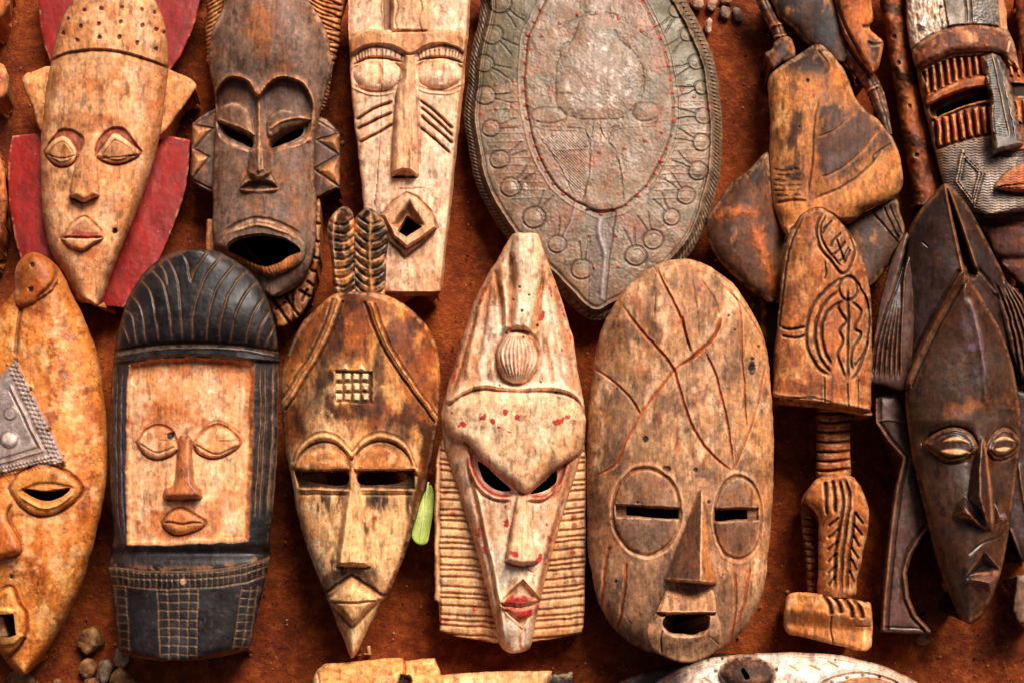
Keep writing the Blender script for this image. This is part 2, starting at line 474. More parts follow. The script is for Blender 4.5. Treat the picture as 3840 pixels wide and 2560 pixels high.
def rockmesh(name, r, seed, sq=(1, 1, 1), sub=3, rough=0.35):
    import bmesh
    bm = bmesh.new(); bmesh.ops.create_icosphere(bm, subdivisions=sub, radius=1)
    rs = np.random.RandomState(seed)
    ds = rs.randn(9, 3); ds /= np.linalg.norm(ds, axis=1)[:, None]; hs = 0.58 + 0.3 * rs.rand(9)
    ph = rs.rand(6, 3) * 6
    for v in bm.verts:
        p = np.array(v.co); m = 1.0
        for d_, h_ in zip(ds, hs):
            q = p @ d_
            if q > h_: m = min(m, h_ / q)
        w = sum(math.sin(p @ (a * 2.1) + i) for i, a in enumerate(ph)) * 0.03 * rough / 0.35
        p = p * (m + w)
        v.co = Vector(p * np.array(sq) * r)
    me = bpy.data.meshes.new(name); bm.to_mesh(me); bm.free()
    me.polygons.foreach_set('use_smooth', np.ones(len(me.polygons), bool))
    return me

def stonemat(name, c1, c2, c3):
    m = bpy.data.materials.new(name); m.use_nodes = True
    t = m.node_tree; N = t.nodes; L = t.links; b = N['Principled BSDF']; b.inputs['Roughness'].default_value = 0.75
    tc = N.new('ShaderNodeTexCoord'); q = N.new('ShaderNodeTexNoise'); q.inputs['Scale'].default_value = 90; q.inputs['Detail'].default_value = 6
    L.new(tc.outputs['Object'], q.inputs['Vector'])
    r = N.new('ShaderNodeValToRGB'); L.new(q.outputs[0], r.inputs[0]); e = r.color_ramp.elements; e.new(0.5)
    for z, (p, c) in zip(e, ((0.33, c1), (0.5, c2), (0.68, c3))): z.position = p; z.color = (*lin(c), 1)
    L.new(r.outputs[0], b.inputs['Base Color'])
    q2 = N.new('ShaderNodeTexNoise'); q2.inputs['Scale'].default_value = 320; q2.inputs['Detail'].default_value = 5; L.new(tc.outputs['Object'], q2.inputs['Vector'])
    bp = N.new('ShaderNodeBump'); bp.inputs['Strength'].default_value = 0.7; bp.inputs['Distance'].default_value = 0.002
    L.new(q2.outputs[0], bp.inputs['Height']); L.new(bp.outputs[0], b.inputs['Normal'])
    return m
ST_BROWN = stonemat('ochre stone', '4a2a14', '8a5a30', 'b08858')
ST_GREY = stonemat('grey lilac stone', '4a342a', '80624e', 'b09478')
ST_PINK = stonemat('pink stone', '7a4634', 'b08266', 'd4b294')

def stone(px, py, rx, ry, rot, m, seed, label, group, cat='stone'):
    me = rockmesh('stone', 1.0, seed, (rx * U, ry * U, min(rx, ry) * U * 0.8))
    me.materials.append(m)
    o = bpy.data.objects.new('stone', me); COL.objects.link(o)
    h = min(rx, ry) * 0.45
    o.location = place(px, py, h); o.rotation_euler = (0, 0, rot)
    tag(o, label, cat, group)
GB = 'stones in front of the black hooded mask'
stone(342, 2402, 48, 52, -.5, ST_BROWN, 1, 'largest ochre stone lying apart above the other pebbles', GB)
stone(332, 2506, 33, 38, .5, ST_BROWN, 2, 'small triangular orange brown pebble beside the long grey one', GB)
stone(392, 2512, 31, 50, -.3, ST_GREY, 3, 'long greyish pebble squeezed between two brown stones', GB)
stone(452, 2464, 32, 38, .3, ST_GREY, 4, 'grey pebble touching the lower corner of the black collared mask', GB)
stone(464, 2556, 52, 54, .2, ST_BROWN, 5, 'wide brown stone below the black collared mask', GB)
stone(345, 2560, 30, 26, 0, ST_BROWN, 6, 'brown pebble tucked under the triangular pebble', GB)
stone(212, 2566, 24, 22, 0, ST_BROWN, 7, 'small round pebble alone on the bare earth', GB)
stone(72, 2556, 58, 46, 0, ST_BROWN, 8, 'broad speckled stone under the chin of the orange hide mask', GB)
GT = 'stones beside the bronze shield'
stone(2612, 12, 34, 34, .4, ST_PINK, 11, 'pale pink stone touching the bronze shield', GT)
stone(2672, 18, 26, 34, -.2, ST_PINK, 12, 'cream and pink upright stone between pink and grey stones', GT)
stone(2717, 46, 24, 32, .2, ST_GREY, 13, 'lilac grey pointed stone in the cluster by the bronze shield', GT)
stone(2768, 56, 26, 38, .35, ST_GREY, 14, 'dark speckled stone at the figure end of the cluster', GT)
stone(2657, 100, 20, 38, -.15, ST_PINK, 15, 'small split pink stone lying apart below the others', GT)
stone(2722, 2, 28, 24, .1, ST_BROWN, 16, 'brown stone behind the lilac grey pointed stone', GT)
stone(3458, 2396, 30, 22, 0, ST_BROWN, 17, 'brown pebble at the foot of the dark mask wing', None)

def make_grit():
    rs = np.random.RandomState(5); V = []; F = []; Cc = []
    tet = np.array([(1, 0, 0), (-1, 0, 0), (0, 1, 0), (0, -1, 0), (0, 0, 1), (0, 0, -1.0)])
    fc = [(0, 2, 4), (2, 1, 4), (1, 3, 4), (3, 0, 4), (2, 0, 5), (1, 2, 5), (3, 1, 5), (0, 3, 5)]
    for _ in range(15000):
        r = 0.0004 + 0.0011 * rs.rand() ** 3 + 0.0016 * rs.rand() ** 14
        x, y = rs.uniform(-.75, .75), rs.uniform(-.5, .6)
        p = tet * r * (0.6 + 0.7 * rs.rand(6, 1)); a = rs.rand() * 6.3
        c, q = math.cos(a), math.sin(a)
        p = np.stack([p[:, 0] * c - p[:, 1] * q + x, p[:, 0] * q + p[:, 1] * c + y, p[:, 2] * .7 - 0.0015], 1)
        o = len(V); V += p.tolist(); F += [tuple(o + v for v in f) for f in fc]
        col = lin(['a5562a', '6a2e12', 'b98058', '8a4a24', 'c9a080', '4a2010'][rs.choice(6, p=[.3, .22, .12, .22, .04, .1])])
        Cc += [(*col, 1)] * 6
    me = bpy.data.meshes.new('earth_crumbs'); me.from_pydata(V, [], F)
    at = me.attributes.new('Col', 'FLOAT_COLOR', 'POINT'); at.data.foreach_set('color', np.array(Cc, np.float32).ravel())
    me.materials.append(mat('earth crumb', 0.85, grain=0, speck=.2, bump=.2))
    o = bpy.data.objects.new('earth_crumbs', me); COL.objects.link(o); o['kind'] = 'stuff'
    o['label'] = 'loose red and brown earth crumbs scattered on the ground'; o['category'] = 'earth'
make_grit()
GM = 'carved masks laid out on the red earth'
# ================================================================== mask with red boards
VA = (0, 0, .7656)
def red_mask():
    R = thing('board_mask', 'pale wooden mask with dotted cap and triangular ears on red painted boards', 'mask', 330, 1000, GM)
    bk = (0, 0)
    for nm, pts in (('backboard', [(170, -110), (185, 0), (195, 120), (215, 220), (262, 340), (420, 420), (700, 420), (826, 352), (880, 280), (930, 180), (965, 80), (985, 0), (1000, -110)]),
                    ('backboard', [(60, 665), (45, 740), (38, 860), (50, 1020), (75, 1170), (110, 1300), (250, 1420), (380, 1470), (490, 1497), (603, 1510), (690, 1400), (780, 1270), (850, 1110), (900, 960), (925, 830), (935, 690), (790, 658), (200, 652)])):
        b = Sheet(VA, pts, False, bk, '942a20', round_=6)
        b.base(34, B=8, w=200, blur=3)
        b.tone(160, .16); b.blotch('bc524a', 120, .3, .35, 4, asp=3); b.blotch('7d2220', 90, .3, .4, 6)
        b.blotch('d8a090', 7, .95, .6, 8, soft=.2); b.tone(8, .16, 21, 9); b.paint((1 - sm(b.d, 3, 12)) * sm(b.n(22, 22), .1, .4), 'c8a078', .85)
        b.paint(1 - sm(b.d, 1, 6), 'b87060', .45)
        b.build(nm, R, PAINT)
    for pts, ax in (([(108, 390), (118, 370), (150, 357), (270, 345), (275, 640), (200, 640), (160, 530), (115, 425)], 1),
                    ([(770, 345), (870, 362), (940, 388), (962, 425), (940, 465), (880, 550), (795, 656), (760, 650)], -1)):
        e = Sheet(VA, pts, True, bk, 'c99a64', round_=8)
        e.base(60, B=14, w=60, blur=4)
        e.tone(40, .2); e.blotch('a4692f', 50, .1, .6, 3); e.blotch('e2c69c', 40, .3, .5, 5)
        e.build('ear', R)
    f = Sheet(VA, [(275, 190), (300, 100), (345, 20), (400, -50), (480, -90), (560, -100), (640, -90), (720, -50), (780, 40), (812, 140), (825, 300), (814, 450), (790, 640), (750, 800), (705, 950), (650, 1090), (590, 1230), (532, 1390), (492, 1492), (430, 1488), (380, 1470), (330, 1370), (270, 1270), (230, 1180), (210, 1050), (200, 850), (200, 700), (215, 520), (235, 380), (255, 290)], True, bk, 'd0a97c', round_=16)
    f.base(64, A=125, p=2.6, blur=14)
    f.H -= 45 * sm(f.Y, 1150, 1500) + 30 * (1 - sm(f.Y, -100, 120))
    f.tone(90, .10); f.tone(16, .09, 12)
    f.blotch('b67a42', 90, .2, .55, 2); f.blotch('e3cba4', 70, .15, .55, 3); f.blotch('a9703a', 18, .55, .5, 5, asp=2)
    f.paint(sm(np.abs(f.t), .70, .98), '9c6630', .55)
    f.area([(280, 560), (420, 540), (520, 570), (640, 600), (560, 650), (420, 660), (300, 640)], '9c5f2c', .55, 20, 18)
    # cap
    cl = spline([(225, 310), (262, 292), (330, 262), (450, 247), (560, 252), (680, 280), (835, 338)])
    cy = np.interp(f.X[0], cl[:, 0], cl[:, 1])[None, :]
    q = cy - f.Y
    f.H += 12 * sm(q, -1, 10); f.line(cl, 7, 4, '8a5a30', .5, False, False)
    f.part(q > 0, 'cap')
    for i, (x, y) in enumerate([(412, 50), (498, 43), (596, 36), (697, 46), (335, 90), (396, 128), (485, 118), (591, 110), (697, 125), (765, 145), (310, 162), (378, 200), (485, 185), (585, 184), (673, 212), (765, 243), (803, 158), (757, 60), (560, -20), (460, -25), (660, -20)]):
        f.spot(x, y, 11, '6e1712', .95, 6)
    # eyes
    for lid, brow in (([(218, 742), (255, 690), (305, 666), (345, 690), (380, 750), (360, 800), (300, 820), (250, 792)], [(225, 735), (245, 690), (290, 640), (340, 632), (390, 655), (412, 690), (400, 740), (380, 750), (345, 690), (305, 666), (255, 690)]),
                      ([(468, 762), (510, 700), (560, 653), (620, 680), (692, 745), (640, 788), (570, 806), (510, 792)], [(462, 740), (478, 680), (520, 640), (560, 622), (610, 632), (655, 680), (695, 742), (620, 680), (560, 653), (510, 700), (475, 750)])):
        f.area(brow, '8c4030', .75, 5, 6); f.H -= 14 * sm(f.sd(brow), -4, 10)
        q = f.up(lid, 15, 26, prof='r', name='eye')
        f.line(lid + lid[:1], 5, 9, '8e3423', .75, taper=False)
        f.paint(sm(q, 4, 9) * (1 - sm(q, 12, 18)), 'e2c498', .6)
        f.H += 9 * rnd((q - 15) / 20); f.line([(q_[0] * .985 + 6, q_[1] * .992 + 6) for q_ in lid] , 2.5, 4, '9a6030', .5, taper=False)
        f.paint(sm(q, 18, 26), 'a87440', .65); c_ = np.mean(lid, 0); f.line([(x, y + 7) for x, y in lid[4:]] + [(lid[0][0], lid[0][1] + 7)], 3.5, 0, '9a2e22', .7)
        f.line([((x - c_[0]) * .72 + c_[0], (y - c_[1]) * .66 + c_[1] + 4) for x, y in lid + lid[:1]], 2.5, 5, '7a4420', .6, taper=False)
        f.line([(lid[0][0] + 6, lid[0][1] + 12), (c_[0], c_[1] + 32), (lid[4][0] - 6, lid[4][1] + 12)], 2.6, 7, '6e3a1c', .7)
    f.nose([(408, 668), (440, 655), (464, 668), (472, 760), (488, 940), (484, 960), (450, 975), (410, 990), (370, 975), (342, 964), (362, 850), (388, 750)], (435, 660), (412, 980), 8, 62, 38, 'r', color='bd8c56', a=.45)
    f.line([(342, 966), (410, 992), (486, 962)], 5, 6, '6a3c1a', .5)
    mo = [(298, 1168), (350, 1100), (410, 1060), (450, 1083), (508, 1162), (450, 1203), (400, 1230), (340, 1212)]
    q = f.up(mo, 26, 28, prof='r', name='mouth')
    f.area([(305, 1160), (355, 1105), (410, 1068), (450, 1090), (500, 1155), (400, 1130)], '9a7350', .75, 8, 4)
    f.area([(310, 1165), (350, 1145), (380, 1130), (470, 1140), (500, 1160), (400, 1168)], '94392f', .85, 5, 3)
    f.line([(300, 1166), (370, 1163), (440, 1166), (506, 1163)], 5, 14, '7a3a28', .6)
    f.line(mo + mo[:1], 5, 8, '8a5a30', .5, taper=False)
    f.spot(563, 1136, 15, '120b08', 1, 10)
    f.area([(398, 465), (412, 455), (420, 500), (405, 525), (388, 545)], '7a706a', .7, 6, 6); f.spot(380, 570, 9, '8a7a6c', .6)
    f.build('face', R)
red_mask()

# ================================================================== grey brown mask with a wide open mouth
VB = (700, 0, .797)
def grey_mask():
    R = thing('open_mouth_mask', 'grey brown mask with slanted eyes, heart shaped brow and wide open mouth', 'mask', 1000, 1050, GM)
    bk = (0, 0)
    h = Sheet(VB, [(130, -110), (95, 60), (88, 170), (95, 250), (140, 330), (560, 520), (640, 530), (688, 340), (715, 220), (727, 110), (722, -110)], True, bk, 'b3793c', round_=20)
    h.base(50, B=60, w=70)
    for i in range(34):
        y = -100 + i * 20
        h.line([(560, y - 40), (640, y + 10), (735, y + 40 + 12 * math.sin(i * 2.1))], 4.5, 10, '5e3414', .7)
        h.line([(70, y + 30), (120, y + 5), (190, y - 40)], 4.5, 9, '5e3414', .7)
    h.tone(14, .3); h.blotch('dcae6c', 18, .2, .6, 4)
    h.build('headdress', R)
    c = Sheet(VB, [(330, 1380), (420, 1400), (500, 1360), (560, 1300), (598, 1200), (600, 1000), (610, 940), (628, 950), (630, 1100), (626, 1200), (610, 1290), (585, 1400), (530, 1490), (440, 1545), (412, 1500)], True, bk, '8a5830', round_=10)
    c.base(50, B=26, w=30)
    for a, b in [((400, 1400), (490, 1530)), ((460, 1390), (530, 1490)), ((500, 1380), (500, 1520)), ((525, 1360), (585, 1400)), ((560, 1320), (600, 1350)), ((580, 1270), (618, 1280)), ((595, 1210), (628, 1220)), ((600, 1130), (632, 1140)), ((604, 1050), (632, 1060)), ((415, 1460), (470, 1420)), ((540, 1420), (570, 1360))]:
        c.line([a, b], 6, 18, '4a2a18', .7, False)
    c.blotch('c98d50', 40, .1, .75, 4); c.tone(20, .25)
    c.build('collar', R)
    c2 = Sheet(VB, [(95, 1050), (108, 1030), (140, 1050), (150, 1200), (110, 1190), (88, 1165)], True, bk, 'b98a5c')
    c2.base(46, B=16, w=16); c2.tone(18, .3); c2.build('collar', R)
    for sg in (0, 1):
        pts = [(150, 498), (80, 540), (27, 582), (22, 720), (18, 850), (60, 885), (150, 922)] if sg == 0 else [(590, 535), (660, 560), (718, 622), (723, 760), (720, 885), (680, 905), (590, 940)]
        e = Sheet(VB, pts, False, bk, '6f5a4c', round_=8)
        e.base(50, B=24, w=50, blur=5)
        if sg == 0:
            tris = [[(26, 588), (118, 606), (30, 690)], [(28, 716), (104, 738), (24, 846)]]; zz = [(140, 520), (30, 588), (125, 606), (32, 700), (108, 738), (24, 848), (120, 890)]
        else:
            tris = [[(636, 664), (720, 628), (718, 724)], [(625, 800), (720, 735), (718, 878)]]; zz = [(600, 560), (720, 626), (612, 662), (718, 730), (600, 796), (720, 880), (640, 920)]
        for t_ in tris:
            q = e.sd(t_, False); e.H += 15 * np.clip(q / 26, 0, 1); e.paint(sm(q, -4, 12), 'bd8a58', .9); e.paint(sm(q, 10, 26), 'd8ae80', .5)
            e.part(q > 0, 'facet')
        e.line(zz, 4, 8, '54403a', .45, False, False)
        e.tone(50, .2); e.blotch('a5744a', 40, .3, .5, 3); e.build('ear', R)
    f = Sheet(VB, [(200, -110), (170, 30), (125, 140), (105, 250), (110, 350), (130, 440), (135, 560), (130, 700), (125, 850), (125, 1000), (120, 1100), (150, 1190), (240, 1270), (330, 1370), (385, 1395), (450, 1390), (530, 1340), (575, 1270), (600, 1180), (610, 1050), (610, 900), (600, 780), (605, 650), (630, 520), (660, 420), (685, 330), (680, 250), (650, 130), (605, 50), (565, -20), (545, -110)], True, bk, '84705f', round_=18)
    f.base(76, A=105, p=2.6, blur=14)
    f.H += 55 * np.exp(-((f.Y - 170) / 190) ** 2) * np.sqrt(np.maximum(0, 1 - f.t ** 2)) - 40 * sm(f.Y, 1200, 1400)
    f.tone(110, .14); f.tone(14, .14, 14)
    f.blotch('a3723e', 120, .15, .6, 2); f.blotch('64554a', 80, .1, .5, 3); f.blotch('9a8878', 60, .3, .4, 6); f.blotch('4a3a30', 10, .65, .5, 7)
    f.area([(300, 30), (380, 40), (400, 130), (340, 200), (280, 160)], 'a8743c', .6, 40, 20); f.spot(415, 230, 26, 'a89a8c', .6)
    heart = [(132, 470), (145, 410), (190, 366), (240, 360), (290, 384), (340, 442), (390, 384), (440, 360), (510, 370), (556, 400), (585, 450), (597, 520), (590, 600), (575, 665), (490, 700), (400, 720), (340, 700), (290, 715), (200, 690), (150, 640), (135, 560)]
    q = f.sd(heart)
    f.H -= 26 * sm(q, 0, 14) * (1 - sm(f.Y, 560, 700) * .5)
    f.paint(sm(q, 2, 20) * (1 - sm(f.Y, 480, 560)), '5b4c42', .6)
    lft = [(134, 470), (146, 412), (190, 368), (240, 362), (290, 386), (340, 444)]; rgt = [(340, 444), (390, 386), (440, 362), (510, 372), (555, 402), (584, 452), (595, 520), (590, 600), (576, 660)]
    for ln in (lft, rgt):
        f.line(ln, 11, -15, 'a26f42', .75, taper=False)
        f.line([(x, y + 16) for x, y in ln[:-1]], 4, 5, '8e5226', .6)
        for x, y in spline(ln, n=5)[::1]:
            f.line([(x, y - 6), (x + 3, y + 6)], 2.2, 4, '5a3a22', .5, False, False)
    # lids
    f.up([(140, 560), (160, 510), (220, 485), (280, 510), (308, 600), (310, 640), (220, 600), (160, 585)], 30, 34, prof='r', color='84694f', a=.5, name='eyelid')
    f.up([(385, 640), (380, 570), (430, 515), (520, 530), (585, 560), (540, 585), (450, 615)], 30, 30, prof='r', color='6b5545', a=.5, name='eyelid')
    f.line([(385, 608), (430, 580), (475, 562), (530, 552), (575, 560)], 7, -12, 'b88a5c', .8); f.line([(145, 562), (200, 580), (250, 602), (305, 640)], 6, -8, '9a6c40', .6)
    f.H -= 26 * sm(f.sd([(150, 575), (215, 590), (310, 640), (305, 705), (230, 680), (180, 645)]), -4, 12); f.H -= 26 * sm(f.sd([(388, 660), (450, 615), (545, 580), (575, 580), (555, 650), (470, 680), (395, 705)]), -4, 12)
    f.hole([(170, 592), (215, 600), (300, 648), (304, 696), (240, 667), (190, 637)]); f.hole([(397, 666), (450, 626), (535, 594), (552, 602), (540, 640), (470, 672), (399, 694)])
    f.line([(150, 625), (175, 662), (230, 690), (292, 712)], 6, -9, 'b08a64', .7); f.line([(400, 714), (480, 692), (560, 668), (580, 600)], 6, -8, '9c7450', .6)
    # nose
    f.nose([(325, 455), (340, 445), (355, 455), (372, 600), (395, 700), (400, 790), (395, 820), (340, 850), (285, 820), (298, 700), (312, 600)], (340, 445), (340, 850), 14, 66, 44, 'l', color='8a6a4e', a=.35)
    f.nose([(250, 896), (275, 830), (305, 795), (340, 815), (375, 795), (405, 825), (430, 896), (340, 900)], (340, 790), (340, 880), 8, 30, 14, 's', name='nostril', color='5c4736', a=.4)
    f.line([(340, 460), (338, 640), (338, 825)], 6, -10, 'b78958', .75); f.line([(285, 800), (338, 835), (400, 800)], 6, -7, 'a4713e', .8)
    f.H -= 36 * sm(f.sd([(252, 893), (278, 860), (340, 845), (400, 857), (428, 893), (340, 897)]), -2, 14); f.line([(248, 898), (340, 904), (430, 900)], 5, -6, 'b08558', .6)
    # mouth
    f.up([(155, 1140), (230, 1060), (340, 1028), (450, 1060), (555, 1140), (545, 1230), (450, 1290), (380, 1310), (280, 1260), (180, 1190)], 34, 40, prof='r', name='mouth')
    f.line([(165, 1110), (230, 1080), (340, 1058), (440, 1085), (545, 1130)], 9, -10, 'a68058', .65); f.line([(170, 1095), (240, 1052), (340, 1026), (440, 1050), (550, 1115)], 7, 9, '54423a', .5)
    ho = [(185, 1150), (230, 1115), (330, 1098), (420, 1108), (500, 1138), (537, 1180), (490, 1200), (430, 1238), (370, 1256), (310, 1238), (250, 1207), (200, 1182)]
    f.hole(ho)
    f.area([(160, 1182), (250, 1207), (310, 1236), (370, 1254), (430, 1236), (490, 1198), (540, 1190), (530, 1220), (450, 1282), (380, 1296), (320, 1290), (240, 1230)], 'b87a44', .9, 4, 4)
    for i in range(60):
        x = 200 + i * 5.6; f.line([(x, 1180 + 60 * math.sin((x - 185) / 112) ** 2), (x - 6, 1300)], 1.6, 2, '7e4a22', .35, False)
    f.line([(388, 1250), (386, 1400)], 1.5, 4, '2a1a12', .7)
    f.build('face', R)
grey_mask()

# ================================================================== long white mask
VC = (1250, 0, .7334)
def long_mask():
    R = thing('long_mask', 'long whitewashed plank mask with bar nose and raised diamond mouth', 'mask', 1560, 1090, GM)
    f = Sheet(VC, [(70, -110), (75, 0), (80, 200), (90, 450), (110, 650), (135, 880), (155, 1080), (205, 1300), (258, 1490), (275, 1506), (340, 1514), (470, 1513), (540, 1506), (556, 1478), (573, 1330), (604, 1060), (624, 830), (649, 600), (668, 450), (688, 200), (702, 0), (708, -110)], False, (0, 0), 'dec6a8', round_=10)
    f.base(96, A=34, p=3, blur=10)
    side = sm(f.X - np.interp(f.Y, [-110, 200, 600, 1060, 1480], [698, 676, 634, 590, 545]), -2, 12); f.H -= 60 * side
    f.H -= 60 * sm(f.Y - (1492 + 0 * f.X), 0, 12)
    f.tone(100, .10); f.tone(13, .08, 13); f.blotch('b58a5a', 110, .15, .5, 2); f.blotch('ecdcc0', 70, .2, .5, 3); f.blotch('a8794a', 14, .65, .45, 5); f.blotch('c39c70', 30, .25, .5, 8, asp=4)
    f.paint(1 - sm(f.d, 4, 30), 'b0763c', .55)
    f.paint(sm(f.Y, 1300, 1500), 'c09868', .3)
    # top panels
    for p in ([(75, -120), (252, -120), (252, 148), (170, 146), (90, 200), (78, 200)], [(488, -120), (705, -120), (690, 200), (640, 165), (488, 152)]):
        f.H -= 16 * sm(f.sd(p, False), -3, 8)
    f.H -= 34 * sm(f.sd([(254, -120), (300, -120), (298, 158), (256, 158)], False), -2, 8); f.area([(254, -120), (300, -120), (298, 158), (256, 158)], '7a5230', .7, 4, smooth=False)
    f.up([(304, -120), (482, -120), (486, 158), (302, 162)], 20, 10, False, name='centre_strip', color='cda878', a=.5)
    for x in (325, 445):
        f.line([(x + 7 * math.sin(y * .045), y) for y in range(-110, 160, 14)], 3.5, 7, '8a5c34', .7, taper=False)
    brow = [(85, 218), (110, 176), (170, 148), (260, 158), (300, 164), (490, 158), (600, 155), (660, 176), (686, 212), (672, 270), (640, 250), (560, 224), (480, 235), (420, 272), (395, 280), (365, 275), (300, 236), (200, 230), (130, 255), (88, 285)]
    q = f.up(brow, 20, 10, name='brow', color='b98850', a=.7)
    f.blotch('8e5e30', 40, .3, .5, 6, m=sm(q, 0, 10))
    # eyes
    for (cx, cy, rx, ry, top, bot) in ((228, 382, 124, 82, [(100, 335), (150, 308), (205, 294), (290, 304), (362, 322)], [(95, 432), (170, 465), (250, 472), (320, 456)]),
                                      (545, 376, 116, 78, [(420, 322), (480, 300), (560, 294), (620, 305), (665, 326)], [(430, 440), (500, 460), (590, 464), (665, 440)])):
        e = f.ell(cx, cy, rx, ry)
        f.H -= 18 * (1 - sm(e, .95, 1.25)); f.H += 34 * np.sqrt(np.maximum(0, 1 - e ** 2)); f.part((e < 1) & (f.Y > 295), 'eye')
        f.paint((1 - sm(e, .2, .8)) * sm(f.n(40, 21), -.3, .5), 'bb8450', .6)
        f.line([(cx + 12, cy - 55), (cx + 20, cy - 20), (cx + 12, cy + 30), (cx + 2, cy + 55)], 7, 5, '8a5a30', .45)
        f.line(top, 5, 10, '7a5232', .65); f.line([(x, y + 11) for x, y in top], 4, -6, 'e0c8a4', .5)
        f.line(bot, 6, 12, '7a5030', .6); f.line([(x, y + 14) for x, y in bot], 5, -6, 'd0ac80', .4)
        tp = spline(top); bx = np.interp
        for i in range(12):
            u = i / 11; x, y = tp[int(2 + u * (len(tp) - 5))]
            f.line([(x + 2, y - 8), (x + (u - .5) * 16 + 4, y - 46 + 10 * abs(u - .5))], 3, 8, '6a4426', .7, False)
    f.line([(90, 300), (150, 258), (215, 238), (300, 255), (365, 300)], 5, 8, '7a5230', .5); f.line([(420, 296), (480, 250), (560, 232), (620, 240), (672, 285)], 5, 8, '7a5230', .5)
    # nose bar
    f.nose([(368, 284), (414, 282), (424, 480), (436, 700), (436, 895), (425, 906), (305, 906), (298, 880), (308, 640), (322, 470), (352, 340)], (390, 285), (370, 900), 30, 62, 40, 'r', smooth=False, color='c59a68', a=.55)
    m = sm(f.sd([(320, 320), (414, 300), (430, 700), (430, 890), (310, 890), (310, 600)], False), 0, 10)
    f.H += m * 5 * f.n(22, 30, 2, 5); f.blotch('8d6236', 16, .2, .55, 31, asp=7, m=m)
    f.line([(296, 850), (308, 600), (330, 440)], 6, 8, '7d5430', .45); f.line([(440, 860), (434, 650), (426, 470)], 6, 8, '7d5430', .45)
    e = f.ell(365, 910, 58, 44); f.H -= 46 * (1 - sm(e, .8, 1.1)) * (f.Y < 910)
    f.line([(298, 908), (365, 912), (440, 908)], 5, 8, '6e4826', .4)
    for ln in ([(116, 618), (200, 562), (306, 520)], [(122, 666), (210, 616), (306, 572)], [(126, 732), (220, 682), (306, 632)],
               [(436, 510), (520, 575), (614, 664)], [(440, 548), (530, 620), (614, 702)], [(440, 590), (530, 665), (614, 740)], [(440, 648), (520, 715), (598, 786)]):
        f.line(ln, 6.5, 20, '6b3f1f', .75, name='scar')
    f.line([(250, -110), (252, 300), (246, 480), (238, 700), (215, 1050)], 1.8, 6, '4a2c18', .55, taper=False)
    f.line([(235, 760), (225, 900), (205, 1080)], 1.6, 4, '6a4020', .4); f.line([(330, 968), (400, 966), (470, 964)], 3, 5, '8a5c34', .5)
    # mouth
    out = [(244, 1100), (310, 1027), (375, 986), (432, 1010), (500, 1085), (534, 1166), (455, 1226), (372, 1274), (300, 1210)]
    q = f.up(out, 58, 16, False, name='mouth', color='c8a476', a=.5)
    f.line(out + out[:1], 5, 12, '8a5c34', .45, False, False)
    f.H -= 46 * sm(f.sd([(290, 1150), (386, 1018), (472, 1152), (376, 1216)], False), -2, 40)
    f.area([(290, 1150), (386, 1018), (472, 1152), (376, 1216)], '8e6a46', .6, 8, smooth=False)
    f.hole([(328, 1182), (380, 1098), (456, 1160), (376, 1214)], False)
    f.line([(278, 1225), (330, 1275), (366, 1316), (440, 1262), (530, 1178)], 7, 16, '6a4424', .6, False)
    f.line([(380, 1330), (372, 1490)], 1.6, 3, '8a5c34', .5)
    f.build('face', R)
long_mask()

